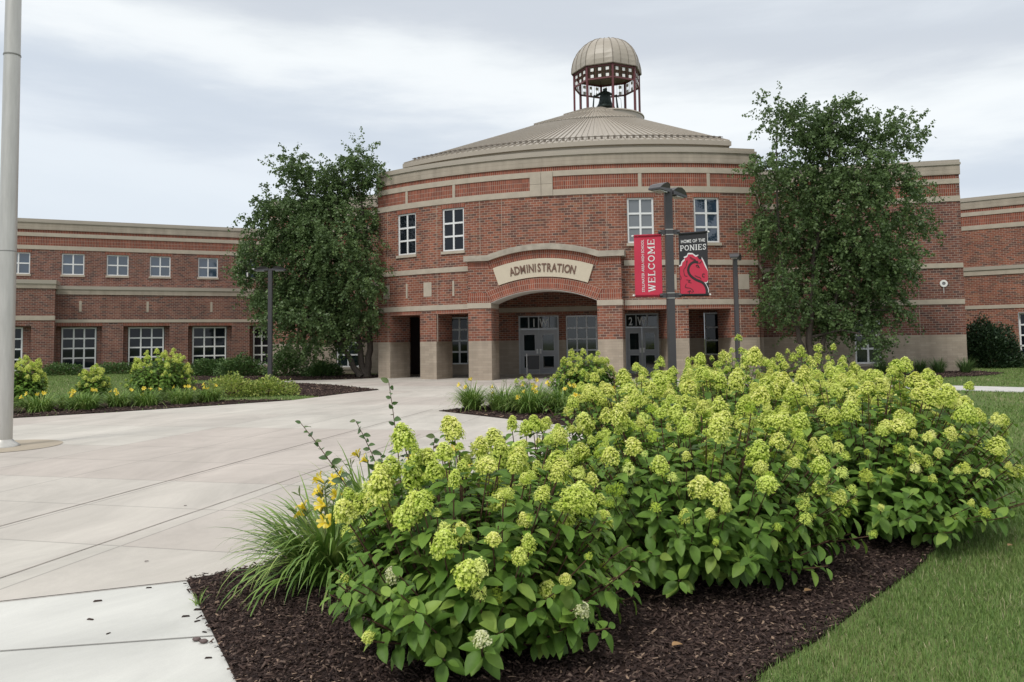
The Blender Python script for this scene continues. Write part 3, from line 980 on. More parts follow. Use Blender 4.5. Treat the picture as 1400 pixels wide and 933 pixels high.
for r in (6.32, 3.42):
    for i in range(NS * 2):
        if i % 2: continue
        a, b = A0 + (A1 - A0) * (i + .2) / NS / 2, A0 + (A1 - A0) * (i + 1.2) / NS / 2
        mb.quad([Fr(a, r, zr(r) + .02), Fr(b, r, zr(r) + .02), Fr(b, r, zr(r) + .08), Fr(a, r, zr(r) + .08)])
Bp(mb, 'ridge_vent', M_JOINT, RF)
# flat roof deck behind the parapet
mb = MB()
mb.quad([Fc(UL + (UR - UL) * i / 20, 8.9, -.5) for i in range(21)] + [(11.0, 36, 8.9), (9, 50, 8.9), (-3, 50, 8.9), (-5, 38.9, 8.9)])
Bp(mb, 'roof_deck', mat('roof_membrane', (.3, .29, .27), .9), RF)

# ---- cupola
QX, QY, QZ = 6.35, 49.15, 15.9
cup = empty('bell_cupola', (QX, QY, QZ), 'open octagonal bell cupola with ribbed tan dome on maroon posts above the roof', 'cupola')
def Cp(mb, name, m, parent=cup, smooth=False):
    return mb.build(name, m, parent, smooth)
mb = MB(); mb.lathe([(0.01, .0), (2.35, .0), (2.38, -.08), (2.32, -.1), (2.32, -1.6)], 40); Cp(mb, 'drum', M_MET)
RO = 2.13; ROT = math.radians(-90 + 3)
oc = [(RO * math.cos(ROT + k * PI / 4), RO * math.sin(ROT + k * PI / 4)) for k in range(8)]
for k in range(8):
    mb = MB(); x, y = oc[k]
    mb.box(-.06, .06, -.06, .06, -.35 if k in (0, 1, 7, 6) else 0, 2.95, Matrix.Translation((x, y, 0)) @ Matrix.Rotation(ROT + k * PI / 4, 4, 'Z'))
    Cp(mb, 'post', M_MAR)
mb = MB(); sl_ = MB(); pl = MB()
ZB0, ZB1 = 2.05, 2.90
for k in range(8):
    p, q = Vector(oc[k]), Vector(oc[(k + 1) % 8])
    t = (q - p).normalized(); Lk = (q - p).length
    M = Matrix(((t.x, -t.y, 0, p.x), (t.y, t.x, 0, p.y), (0, 0, 1, 0), (0, 0, 0, 1)))
    for z in (ZB0, ZB1 - .05):
        mb.box(.05, Lk - .05, -.04, .04, z - .05, z + .05, M)
    sl_ = MB()
    for i in range(1, 9):
        sl_.box(Lk * i / 9 - .008, Lk * i / 9 + .008, -.01, .01, ZB0 + .05, ZB1 - .1, M)
    for i in range(3):
        for z in (ZB0 + .17, ZB1 - .27):
            c = Lk * (i + .75) / 4.5 * 1.5 - Lk * .085
            c = Lk * (.2 + .3 * i)
            pl.box(c - .095, c + .095, -.02, .02, z - .095, z + .095, M)
    Cp(sl_, 'screen_bars', M_MAR)
for q in split(mb): Cp(q, 'ring_beam', M_MAR)
for q in split(pl): Cp(q, 'screen_plate', M_SPOT)
# dome: 8 faceted gores with seams
mb = MB(); sm = MB()
HD, RD = 2.2, 2.28
NP = 10
def dome_pt(k, w, j, off=0):
    """w 0..1 across gore k, j 0..NP up"""
    el = PI / 2 * j / NP
    r = (RD + off) * math.cos(el) ** .8 if j < NP else 0.001
    z = 2.93 + (HD + off) * math.sin(el)
    a, b = ROT + k * PI / 4, ROT + (k + 1) * PI / 4
    bul = j / NP
    x = r * ((1 - w) * math.cos(a) + w * math.cos(b)); y = r * ((1 - w) * math.sin(a) + w * math.sin(b))
    # upper part rounds towards a circle
    ang = a + (b - a) * w
    xc, yc = r * math.cos(ang), r * math.sin(ang)
    q = min(1, bul * 1.6)
    return (x * (1 - q) + xc * q, y * (1 - q) + yc * q, z)
for k in range(8):
    for j in range(NP):
        for wi in range(3):
            w0, w1 = wi / 3, (wi + 1) / 3
            mb.quad([dome_pt(k, w0, j), dome_pt(k, w1, j), dome_pt(k, w1, j + 1), dome_pt(k, w0, j + 1)])
    for wi in range(3):
        sm.tube([dome_pt(k, wi / 3, j, .012) for j in range(NP)] + [(0, 0, 2.93 + HD + .01)], .018 if wi else .03, 4)
    p, q = dome_pt(k, 0, 0), dome_pt(k, 1, 0)
    sm.tube([p, q], .04, 5)
DM = Cp(mb, 'dome', M_MET); Cp(sm, 'seam_ribs', mat('seam_metal', (.22, .19, .155), .5), DM)
# bell
bell = empty('bell', (QX - .12, QY, QZ + .0), 'large dark bronze bell on A frames inside the cupola', 'bell')
mb = MB()
mb.lathe([(.0, 1.02), (.18, 1.0), (.30, .93), (.36, .8), (.39, .55), (.44, .35), (.52, .2), (.62, .08), (.62, .03), (.55, .03), (.42, .25), (.3, .8)], 28, (0, 0, .66))
mb.build('bell_body', M_BELL, bell, True)
mb = MB(); mb.tube([(-.62, 0, 1.5), (-.3, 0, 1.66), (0, 0, 1.76), (.3, 0, 1.66), (.62, 0, 1.5)], [.05, .10, .13, .10, .05], 8); mb.box(-.13, .13, -.1, .1, 1.7, 1.96)
mb.build('yoke', M_BELL, bell)
for s in (-1, 1):
    mb = MB()
    for yy in (-.3, .3):
        mb.tube([(s * .86, yy, 0), (s * .72, 0, 1.5)], .045, 6)
    mb.tube([(s * .55, 0, 1.48), (s * .76, 0, 1.54)], .06, 6)
    mb.build('bell_stand', M_BELL, bell)
mb = MB(); mb.tube([(.72, 0, 1.5), (1.02, 0, 1.3), (1.1, 0, .1)], .012, 5); mb.build('pull_lever', M_BELL, bell)

# ================================================================== WINGS AND BLOCKS
def place(root):
    def f(mb, name, m, parent=None, **k):
        return Bp(mb, name, m, parent or root, **k)
    return f

def straight_shell(root, fr, u0, u1, top_ops, body, sold, zbase=1.6, base=True, thick=.4, extra=0):
    """upper banding shared by wings and blocks"""
    P = place(root)
    if base:
        mb = MB(); mb.wall(fr, u0, u1, 0, zbase, -thick, 0, top_ops, seg=99); P(mb, 'stone_base', M_ST)
        z0 = zbase
    else:
        z0 = 0
    mb = MB(); mb.wall(fr, u0, u1, z0, 7.42, -thick, -.004, top_ops, seg=99); P(mb, 'brick_wall', body)
    mb = MB(); mb.wall(fr, u0, u1, 7.42, 8.60, -thick, -.004, seg=99); P(mb, 'brick_panel_course', sold)
    mb = MB()
    mb.pbox(fr, u0, u1, 7.42, 7.66, -.2, .03, seg=99); mb.pbox(fr, u0, u1, 8.2, 8.42, -.2, .03, seg=99)
    P(mb, 'stone_band', M_BAND)
    mb = MB(); mb.pbox(fr, u0 - .03, u1 + .03, 8.60, 9.02, -thick - .1, .05, seg=99); P(mb, 'parapet', M_PAR)
    mb = MB(); mb.pbox(fr, u0 - .06, u1 + .06, 9.02, 9.12, -thick - .1, .09, seg=99); mb.pbox(fr, u0 - .03, u1 + .03, 9.12, 9.25, -thick - .1, .02, seg=99); P(mb, 'coping', M_MET)

# --- left wing
lw = empty('classroom_wing', (-24, 46.5, 0), 'long two storey brown brick wing with rows of white windows on the left', 'building')
P = place(lw)
frU, tU, nU = line_frame((-29.26, 45.06), (-17.77, 50.25))
upw = []
u = -5.1
for u0 in (-12.6, -10.1, -7.6, -5.1, -2.55, -.1, 2.38, 4.77, 7.18, 10.02, 12.42, 14.9):
    pass
upw = [(-14.85, -13.6), (-12.4, -11.15), (-9.95, -8.7), (-7.5, -6.25), (-5.0, -3.75), (-2.6, -1.35), (-.45, .76), (2.38, 3.58), (4.78, 5.99), (7.18, 8.37), (9.99, 11.19), (12.42, 13.6)]
opsU = [(a, b, 5.93, 7.22) for a, b in upw]
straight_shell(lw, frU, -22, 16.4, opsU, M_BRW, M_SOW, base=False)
for a, b in upw:
    window(frU, a + .005, b - .005, 5.935, 7.215, -.07, 2, 2, M_WHT, M_GLB, lw, fw=.06, mw=.075)
mb = MB()
for a, b in upw: mb.pbox(frU, a - .08, b + .08, 7.222, 7.42, -.06, .004, seg=99)
# lower storey 1 m in front
p0 = Vector((-29.26, 45.06)) + nU; p1 = Vector((-17.77, 50.25)) + nU
frL, tL, nL = line_frame(p0, p1)
opl = [(2.25, 4.65), (5.80, 8.36), (9.42, 12.0), (13.07, 15.0)]
opsL = [(a, b, .12, 2.80) for a, b in opl]
mb2 = MB(); mb2.wall(frL, 2.2, 15.15, 0, 4.68, -.35, 0, opsL, seg=99); P(mb2, 'lower_brick_wall', M_BRW)
mb2 = MB(); mb2.wall(frL, 2.2, 15.15, 0, 2.9, -.75, -.36, [(a + .22, b - .28, .24, 2.74) for a, b in opl], seg=99); P(mb2, 'recess_brick_wall', M_BRW)
for (a, b) in opl:
    mb.pbox(frL, a, b, 2.81, 3.0, -.06, .004, seg=99)
P(mb, 'soldier_course', M_SOW)
mb = MB(); mb.pbox(frL, 2.2, 15.15, 3.02, 3.20, -.2, .03, seg=99)
for u in (3.5, 7.11, 10.76, 14.2): mb.pbox(frL, u - .065, u + .065, 3.66, 4.30, -.05, .015)
P(mb, 'lower_stone_band', M_BAND)
mb = MB(); mb.pbox(frL, 2.2, 15.2, 4.68, 4.98, -1.1, .05, seg=99); P(mb, 'lower_parapet', M_PAR)
mb = MB(); mb.pbox(frL, 2.2, 15.25, 4.98, 5.18, -1.1, .09, seg=99); P(mb, 'lower_coping', M_MET)
for k, (a, b) in enumerate(opl):
    e = b - .32 if k < 3 else b - .15
    window(frL, a + .24 + .02, e, .245, 2.735, -.40, 3, 4, M_WHT, M_GL, lw, fw=.08, mw=.085)
# pavilion
p0 = Vector((-29.26, 45.06)) + nU * 2; p1 = Vector((-17.77, 50.25)) + nU * 2
frP, tP, nP = line_frame(p0, p1)
mb = MB(); opp = [(-1.5, 1.15, .12, 2.8), (-6.2, -3.6, .12, 2.8)]
mb.wall(frP, -22, 2.29, 0, 4.95, -.4, 0, opp, seg=99); P(mb, 'pavilion_brick_wall', M_BRW)
mb = MB(); mb.wall(frP, -22, 2.25, 0, 2.9, -.8, -.41, [(-1.2, .70, .24, 2.74), (-5.9, -4.0, .24, 2.74)], seg=99); P(mb, 'pavilion_recess', M_BRW)
mb = MB(); mb.pbox(frP, -22, 2.31, 3.13, 3.38, -.2, .03, seg=99); P(mb, 'pavilion_band', M_BAND)
mb = MB(); mb.pbox(frP, -22, 2.33, 4.95, 5.22, -1.9, .05, seg=99); P(mb, 'pavilion_parapet', M_PAR)
mb = MB(); mb.pbox(frP, -22, 2.36, 5.22, 5.45, -1.9, .09, seg=99); P(mb, 'pavilion_coping', M_MET)
window(frP, -1.19, .69, .245, 2.735, -.45, 3, 4, M_WHT, M_GL, lw, fw=.08, mw=.085)
window(frP, -5.89, -4.01, .245, 2.735, -.45, 3, 4, M_WHT, M_GL, lw, fw=.08, mw=.085)
mb = MB(); mb.pbox(frU, -22, 16.4, 8.8, 8.9, -14, -.4, seg=99); P(mb, 'roof_deck', M_METD)

# --- left block behind the tree
lb = empty('corner_block', (-9, 39.5, 0), 'brick block with tan stone base half hidden behind the leafy tree on the left', 'building')
frB, _, _ = line_frame((-13.1, 41.2), (-4.8, 38.8))
wop = [(4.05, 5.37, .33, 2.4)]
LBL = 8.6
P = place(lb)
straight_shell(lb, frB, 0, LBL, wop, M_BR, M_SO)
mb = MB(); mb.pbox(frB, 0, LBL, 2.93, 3.145, -.2, .03, seg=99); mb.pbox(frB, 0, LBL, 4.51, 4.72, -.2, .035, seg=99); P(mb, 'middle_band', M_BAND)
window(frB, 4.06, 5.36, .34, 1.62, -.08, 2, 2, M_WHT, M_GLD, lb, fw=.07, mw=.08)
mb = MB(); mb.pbox(frB, 4.06, 5.36, 1.63, 2.39, -.4, -.1); P(mb, 'blind_panel', M_BR)
frB2, _, _ = line_frame((-14.4, 50.5), (-13.1, 41.2))
mb = MB(); mb.wall(frB2, 0, 9.39, 0, 1.6, -.3, 0, seg=99); P(mb, 'side_stone_base', M_ST)
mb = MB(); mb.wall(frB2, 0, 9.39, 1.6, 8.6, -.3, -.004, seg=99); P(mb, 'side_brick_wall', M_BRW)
mb = MB(); mb.pbox(frB2, 0, 9.39, 8.6, 9.25, -.4, .05, seg=99); P(mb, 'side_parapet', M_PAR)
mb = MB(); mb.pbox(frB, 0, LBL, 8.8, 8.9, -10, -.4, seg=99); P(mb, 'roof_deck', M_METD)

# --- right block
rb = empty('corner_block', (16, 34, 0), 'brick block with tan stone base and round white wall fixture beside the right tree', 'building')
frR, _, _ = line_frame((11.2, 34.9), (19.60, 33.22))
RL = (Vector((19.60, 33.22)) - Vector((11.2, 34.9))).length
P = place(rb)
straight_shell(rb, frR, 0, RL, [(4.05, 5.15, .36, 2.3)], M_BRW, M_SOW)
mb = MB(); mb.pbox(frR, 0, RL, 2.93, 3.145, -.2, .03, seg=99); mb.pbox(frR, 0, RL, 4.51, 4.72, -.2, .035, seg=99); P(mb, 'middle_band', M_BAND)
mb = MB()
for z0, z1 in ((1.6, 2.93), (3.15, 4.5), (4.73, 7.4)): mb.pbox(frR, 6.73, 6.75, z0, z1, -.05, .001)
P(mb, 'control_joint', mat('pale_mortar_wing', (.36, .29, .24), .9))
window(frR, 4.06, 5.14, .37, 2.29, -.08, 2, 3, M_WHT, M_GLD, rb, fw=.07, mw=.08)
frR2, _, _ = line_frame((19.60, 33.22), (21.8, 42.9))
mb = MB(); mb.wall(frR2, 0, 10, 0, 1.6, -.3, 0, seg=99); P(mb, 'side_stone_base', M_ST)
mb = MB(); mb.wall(frR2, 0, 10, 1.6, 8.6, -.3, -.004, seg=99); P(mb, 'side_brick_wall', M_BRW)
mb = MB(); mb.pbox(frR2, 0, 10, 8.6, 9.25, -.4, .05, seg=99); P(mb, 'side_parapet', M_PAR)
mb = MB(); mb.pbox(frR, 0, RL - .3, 8.8, 8.9, -12, -.4, seg=99); P(mb, 'roof_deck', M_METD)
# round fixture
fx = empty('wall_speaker', frR(7.75, 3.83, 0), 'small round white ring fixture high on the right brick block', 'fixture')
rot = Matrix.Rotation(math.atan2(33.22 - 34.9, 8.4), 4, 'Z')
mb = MB()
for r0, r1, d in ((.075, .155, .05),):
    n = 28
    for i in range(n):
        a, b = 2 * PI * i / n, 2 * PI * (i + 1) / n
        q = lambda r, t, dd: tuple(rot @ Vector((r * math.cos(t), -dd, r * math.sin(t))))
        mb.quad([q(r0, a, d), q(r1, a, d), q(r1, b, d), q(r0, b, d)]); mb.quad([q(r1, a, 0), q(r1, b, 0), q(r1, b, d), q(r1, a, d)]); mb.quad([q(r0, a, 0), q(r0, b, 0), q(r0, b, d), q(r0, a, d)])
mb.build('ring', M_SPOT, fx)
mb = MB()
for i in range(20):
    a, b = 2 * PI * i / 20, 2 * PI * (i + 1) / 20
    mb.quad([q(0, a, .045), q(.08, a, .015), q(.08, b, .015)])
mb.build('grille', mat('grey_grille', (.22, .22, .23), .6), fx)
mb = MB(); v_ = [tuple(rot @ Vector((0, -.01, -.15))), tuple(rot @ Vector((0, -.01, -.42)))]
mb.tube(v_, .012, 5); mb.build('conduit', M_SPOT, fx)

# --- right wing
rw = empty('classroom_wing', (26, 42.2, 0), 'brick wing running to the right edge behind the dark evergreen shrub', 'building')
frW, tW, nW = line_frame((21.3, 45.8), (34.0, 36.75))
P = place(rw)
opw = [(7.4, 9.6, .3, 2.75), (11, 13.4, .3, 2.75)]
straight_shell(rw, frW, 0, 19, opw, M_BR, M_SO, base=False)
mb = MB(); mb.pbox(frW, 0, 19, 3.0, 3.19, -.2, .03, seg=99); mb.pbox(frW, 0, 19, 4.86, 5.14, -.2, .05, seg=99); P(mb, 'middle_band', M_BAND)
mb = MB(); mb.pbox(frW, 0, 19, 5.14, 5.34, -.2, .10, seg=99); P(mb, 'ledge', M_MET)
for a, b, c, d in opw: window(frW, a + .01, b - .01, c + .01, d - .01, -.3, 3, 4, M_WHT, M_GL, rw, fw=.08, mw=.085)
mb = MB(); mb.pbox(frW, 0, 19, 8.8, 8.9, -14, -.4, seg=99); P(mb, 'roof_deck', M_METD)

# ================================================================== POLES, LAMPS, BANNERS
fp = empty('flagpole', (-8.19, 12.42, 0), 'tall brushed aluminium flagpole rising at the left edge of the plaza', 'flagpole')
mb = MB(); mb.lathe([(.128, .0), (.128, 3.0), (.122, 6.0), (.105, 9.0), (.07, 13.0), (.06, 14.0), (.0, 14.02)], 28); mb.build('pole', M_ALU, fp, True)
mb = MB()
for z in (3.15, 6.4, 9.6): mb.lathe([(.129, z), (.1295, z + .012), (.128, z + .02)], 28)
mb.build('sleeve_ring', mat('joint_grey', (.2, .2, .19), .6), fp)  # plain dark grey for the thin rings around the pole
mb = MB(); mb.lathe([(.24, .012), (.24, .03), (.2, .06), (.16, .09), (.135, .12), (.128, .13)], 28); mb.build('flash_collar', M_ALU, fp, True)
n = 40
tb = poly('flagpole_base', [(-8.22 + .86 * math.cos(2 * PI * i / n), 12.42 + .86 * math.sin(2 * PI * i / n)) for i in range(n)], .018, M_TAN)

def lamp(loc, h, w, heads, label, group='dark lamp posts along the front', base=True):
    t = empty('street_lamp', loc, label, 'street lamp', group)
    mb = MB(); mb.box(-w / 2, w / 2, -w / 2, w / 2, 0, h); mb.build('pole', M_DARKM, t)
    mb = MB(); mb.box(-w, w, -w, w, 0, .03); mb.box(-w * .75, w * .75, -w * .75, w * .75, .03, .14); mb.build('base_cover', M_DARKM, t)
    for rz, z in heads:
        M = Matrix.Rotation(rz, 4, 'Z') @ Matrix.Translation((0, 0, z)) @ Matrix.Diagonal((1.12, 1.0, .85, 1))
        mb = MB()
        # housing: wedge with a sloping, rounded back, deeper at the pole
        prof = [(.07, .0), (.07, .10), (.16, .185), (.30, .20), (.44, .14), (.56, .03), (.56, -.01)]
        hw = [.10, .10, .15, .17, .165, .14, .14]
        for (x0, z0), (x1, z1), a, b in zip(prof, prof[1:], hw, hw[1:]):
            mb.quad([M @ Vector(p) for p in ((x0, -a, z0), (x1, -b, z1), (x1, b, z1), (x0, a, z0))])
        for s in (-1, 1):
            mb.quad([M @ Vector((x, s * a, z_)) for (x, z_), a in zip(prof, hw)])
            mb.quad([M @ Vector(p) for p in ((.07, s * .10, 0), (.56, s * .14, -.01), (.56, s * .12, -.01), (.07, s * .08, 0))])
        mb.quad([M @ Vector(p) for p in ((.07, -.10, .0), (.56, -.14, -.012), (.56, .14, -.012), (.07, .10, .0))])
        hd = mb.build('lamp_head', M_DARKM, t)
        mb = MB(); mb.box(.20, .50, -.10, .10, -.035, -.014, M); mb.build('lens', mat('lamp_lens', (.5, .5, .48), .25) if 'lamp_lens' not in bpy.data.materials else bpy.data.materials['lamp_lens'], hd)
        mb = MB(); mb.box(-.02, .12, -.035, .035, -.0, .09, M); mb.build('arm', M_DARKM, t)
    return t
L1 = lamp((3.41, 16.5, .026), 4.80, .155, ((math.radians(232), 4.72), (math.radians(50), 4.70)), 'dark square lamp post carrying two street banners behind the hydrangea hedge')
lamp((8.18, 28, .022), 4.55, .14, ((math.radians(250), 4.46), (math.radians(65), 4.46)), 'slim dark lamp post without banners in front of the right entrance pier')
lamp((-9.77, 31, .012), 4.62, .155, ((math.radians(182), 4.55), (math.radians(0), 4.55)), 'dark lamp post standing before the left tree')
mb = MB(); mc = MB()
for z in (2.50, 3.87):
    for dz in (-.06, .05):
        mc.box(-.083, .083, -.083, .083, z + dz - .008, z + dz + .008)
    for s in (-1, 1):
        mb.box(min(s * .078, s * .19), max(s * .078, s * .19), -.03, .03, z - .05, z + .05)
        mb.tube([(s * .17, 0, z), (s * .23, 0, z)], .045, 8)
for q in split(mb): q.build('banner_bracket', M_DARKM, L1)
for q in split(mc): q.build('clamp_band', M_ALU, L1)

M_RED = mat('banner_red', (.56, .035, .075), .75, var=.04, vscale=4)
M_BLK = mat('banner_black', (.028, .028, .032), .75)
M_WL = mat('banner_white', (.75, .74, .74), .7)
M_OUT = mat('emblem_black', (.03, .022, .025), .75)
def slab(ch, th=.17):
    S = []
    def ln(x0, y0, x1, y1, w=th): S.append((x0, y0, x1, y1, w))
    sw = .09
    if ch == 'W':
        for a, b, w in (((.12, 1), (.33, 0), th), ((.33, 0), (.5, .9), .11), ((.5, .9), (.67, 0), th), ((.67, 0), (.88, 1), .11)): ln(*a, *b, w)
        ln(0, .96, .26, .96, sw); ln(.74, .96, 1.0, .96, sw); ln(.4, .96, .6, .96, sw); return S, 1.0
    if ch == 'E':
        ln(.16, 0, .16, 1); ln(.02, .955, .66, .955, sw); ln(.02, .045, .68, .045, sw); ln(.16, .5, .5, .5, sw); ln(.64, 1, .64, .78, sw); ln(.66, 0, .66, .24, sw); ln(.5, .4, .5, .6, .07); return S, .74
    if ch == 'L':
        ln(.16, 0, .16, 1); ln(0.02, .955, .34, .955, sw); ln(.02, .045, .62, .045, sw); ln(.6, 0, .6, .28, sw); return S, .68
    if ch == 'I':
        ln(.18, 0, .18, 1); ln(.02, .955, .34, .955, sw); ln(.02, .045, .34, .045, sw); return S, .38
    if ch in 'OC':
        n = 16; r = (30, 330) if ch == 'C' else (0, 360)
        for i in range(n):
            a, b = math.radians(r[0] + (r[1] - r[0]) * i / n), math.radians(r[0] + (r[1] - r[0]) * (i + 1.15) / n)
            ln(.42 + .33 * math.cos(a), .5 + .42 * math.sin(a), .42 + .33 * math.cos(b), .5 + .42 * math.sin(b), .14)
        if ch == 'C': ln(.72, .98, .72, .68, sw)
        return S, .84
    if ch == 'M':
        ln(.16, 0, .16, 1, .12); ln(.18, .96, .5, .25, th); ln(.5, .25, .82, .96, .12); ln(.84, 0, .84, 1); ln(0, .045, .32, .045, sw); ln(.68, .045, 1.0, .045, sw); ln(.0, .955, .2, .955, sw); ln(.8, .955, 1.0, .955, sw); return S, 1.02
    if ch == 'P':
        ln(.16, 0, .16, 1); ln(0, .045, .34, .045, sw); ln(0, .955, .4, .955, sw); ln(.16, .45, .4, .45, sw)
        for i in range(8):
            a, b = math.radians(90 - 22.5 * i), math.radians(90 - 22.5 * (i + 1.15)); ln(.4 + .2 * math.cos(a), .7 + .255 * math.sin(a), .4 + .2 * math.cos(b), .7 + .255 * math.sin(b), .13)
        return S, .68
    if ch == 'N':
        ln(.16, 0, .16, 1, .12); ln(.16, .95, .74, .05, th); ln(.76, 0, .76, 1, .12); ln(0, .045, .3, .045, sw); ln(0, .955, .2, .955, sw); ln(.62, .955, .9, .955, sw); return S, .92
    if ch == 'S':
        pts = [(.56, .72), (.5, .9), (.32, .95), (.15, .88), (.12, .72), (.22, .58), (.42, .47), (.55, .34), (.5, .13), (.32, .05), (.14, .1), (.08, .3)]
        for a, b in zip(pts, pts[1:]): ln(*a, *b, .13)
        ln(.59, .98, .59, .7, .06); ln(.07, .02, .07, .3, .06); return S, .68
    return S, .5
def stroke(mb, x0, y0, x1, y1, w, f, k):
    d = Vector((x1 - x0, y1 - y0)); L_ = d.length
    if L_ < 1e-6: return
    n = Vector((-d.y, d.x)) / L_ * w / 2
    a, b = Vector((x0, y0)), Vector((x1, y1))
    mb.quad([f(p.x, p.y, k) for p in (a - n, b - n, b + n, a + n)])
def slab_text(mb, txt, size, f, condense=1.0):
    """f maps (x,y,layer); text centred on x=0"""
    adv = [slab(c)[1] + .1 for c in txt]; W = sum(adv) - .1; x = -W / 2; k = 0
    for c, a in zip(txt, adv):
        for s in slab(c)[0]:
            k += 1
            stroke(mb, (x + s[0]) * size * condense, s[1] * size, (x + s[2]) * size * condense, s[3] * size, s[4] * size, f, k % 12)
        x += a
def banner(name, x0, x1, zt0, zt1, zb, m, label, amp=.010):
    """cloth from (x0) to (x1) at y=16.5, top edge z at both ends"""
    t = empty(name, ((x0 + x1) / 2, 16.5, zb), label, 'banner', 'street banners on the lamp post')
    w = (x1 - x0) / 2; H0, H1 = zt0 - zb, zt1 - zb
    def S(x, v, d=0):
        """x -w..w, v 0..1"""
        y = amp * math.sin(v * 7 + x * 3) + amp * .6 * math.sin(x * 11 + 2)
        h = H0 + (H1 - H0) * (x + w) / (2 * w)
        return (x, y * math.sin(v * PI) - d, v * h)
    mb = MB(); nx, nz_ = 10, 18
    for i in range(nx):
        for j in range(nz_):
            a, b, c, d = -w + 2 * w * i / nx, -w + 2 * w * (i + 1) / nx, j / nz_, (j + 1) / nz_
            mb.quad([S(a, c, .002), S(b, c, .002), S(b, d, .002), S(a, d, .002)]); mb.quad([S(b, c, -.002), S(a, c, -.002), S(a, d, -.002), S(b, d, -.002)])
    cl = mb.build('cloth', m, t, True)
    ext = .03
    for v in (0, 1):
        h0, h1 = S(-w, v)[2], S(w, v)[2]
        s = .035 if v == 0 else -.02
        mb = MB(); mb.tube([(-w - ext, 0, h0 + s), (w + ext, 0, h1 + s)], .018, 8); r_ = mb.build('rod', M_ALU, t)
        for q, hh in ((-w - ext, h0), (w + ext, h1)):
            mb = MB(); mb.lathe([(0, -.022), (.022, -.012), (.022, .012), (0, .022)], 8, (q, 0, hh + s)); mb.build('rod_cap', M_SPOT, r_)
    mb = MB()
    for v in (.0, 1):   # sleeves hug the rods
        h0, h1 = S(-w, v)[2], S(w, v)[2]; s = .035 if v == 0 else -.02
        mb.tube([(-w, 0, h0 + s), (w, 0, h1 + s)], .026, 8)
    for q in split(mb): q.build('sleeve', m, t, True)
    return t, S, w, max(H0, H1)
t, S, w, H = banner('banner', 2.65, 3.24, 3.84, 3.86, 2.50, M_RED, 'red WELCOME banner hanging on the left of the dark lamp post')
mb = MB()
slab_text(mb, 'WELCOME', .150, lambda x, y, k: S(.145 - y, .50 + x / H, .006 + k * .0003), 1.19)
mb.build('lettering', M_WL, t)
v, f = text_mesh('STILLWATER AREA HIGH SCHOOL', .082, 0, .0008, 1.02)
xs = [p[0] for p in v]; k_ = 1.14 / (max(xs) - min(xs)); xm = (max(xs) + min(xs)) / 2
mb = MB(); add_mesh(mb, v, f, lambda p: S(-.085 - p[1], .5 + (p[0] - xm) * k_ / H, .007)); mb.build('small_lettering', M_WL, t)
t, S, w, H = banner('banner', 3.615, 4.235, 3.87, 3.915, 2.50, M_BLK, 'black banner with red horse head emblem and HOME OF THE lettering beside the lamp post', amp=.0015)
v, f = text_mesh('HOME OF THE', .10, 0, .002, 1.05)
xs = [p[0] for p in v]; k_ = .52 / (max(xs) - min(xs)); xm = (max(xs) + min(xs)) / 2
mb = MB(); add_mesh(mb, v, f, lambda p: S((p[0] - xm) * k_, (1.185 + p[1] * 1.0) / H, .007))
slab_text(mb, 'PONIES', .125, lambda x, y, k: S(x, (1.01 + y) / H, .006 + k * .0003), .96)
mb.build('lettering', M_WL, t)
def E_(x, y, k):    # emblem drawing units (350 x 735) to the cloth
    return S(-w + .006 + (x - 572) / 350 * (2 * w - .01), (880 - y) / 735, .005 + k * .0035)
head = [(574, 530), (598, 525), (607, 490), (640, 462), (632, 440), (668, 428), (682, 398), (735, 402), (772, 432), (800, 425), (840, 450), (862, 490), (885, 545), (918, 600), (920, 700), (900, 722), (868, 722), (884, 765), (905, 800), (912, 850), (890, 872), (574, 872)]
cxm, cym = 740, 660
white = []
for x, y in head[:16]:
    dx, dy = x - cxm, y - cym; l = math.hypot(dx, dy)
    white.append((min(x + dx / l * 16, 921), y + dy / l * 17))
def ngon(mb, pts, k):
    from mathutils.geometry import tessellate_polygon
    i0 = len(mb.v)
    sub = []
    for a, b in zip(pts, pts[1:] + pts[:1]):
        sub.append(a)
    mb.v += [E_(x, y, k) for x, y in sub]
    for tri in tessellate_polygon([[Vector((x, y, 0)) for x, y in sub]]):
        mb.f.append(tuple(i0 + i for i in tri)); mb.uv += [(0, 0)] * 3
mb = MB(); ngon(mb, [(574, 520)] + white[0:] + [(921, 740), (880, 735), (900, 775), (921, 815), (921, 790), (892, 742), (860, 710)], 1) if False else ngon(mb, [(574, 540)] + white + [(900, 735), (740, 700)], 1)
for a, b in zip([(880, 728), (900, 760), (921, 800)], [(900, 760), (921, 800), (921, 840)]): stroke(mb, *a, *b, 9, lambda x, y, k: E_(x, y, 1.2), 0)
mb.build('emblem_outline', M_WL, t)
mb = MB(); ngon(mb, head, 2.2); mb.build('horse_emblem', M_RED, t)
def pl_(pts, w_, k):
    mb = MB()
    for a, b in zip(pts, pts[1:]): stroke(mb, *a, *b, w_, lambda x, y, kk: E_(x, y, k), 0)
    mb.build('emblem_line', M_OUT, t)
def sm_(pts, n=6):
    out = []
    for i in range(len(pts) - 1):
        p0, p1, p2, p3 = pts[max(i - 1, 0)], pts[i], pts[i + 1], pts[min(i + 2, len(pts) - 1)]
        for q in range(n):
            s = q / n
            out.append(tuple(.5 * ((2 * p1[a]) + (-p0[a] + p2[a]) * s + (2 * p0[a] - 5 * p1[a] + 4 * p2[a] - p3[a]) * s * s + (-p0[a] + 3 * p1[a] - 3 * p2[a] + p3[a]) * s ** 3) for a in (0, 1)))
    return out + [pts[-1]]
pl_(sm_([(800, 497), (750, 490), (700, 520), (676, 580), (700, 640), (765, 690), (845, 725), (885, 770), (900, 825), (893, 872)]), 30, 3.2)
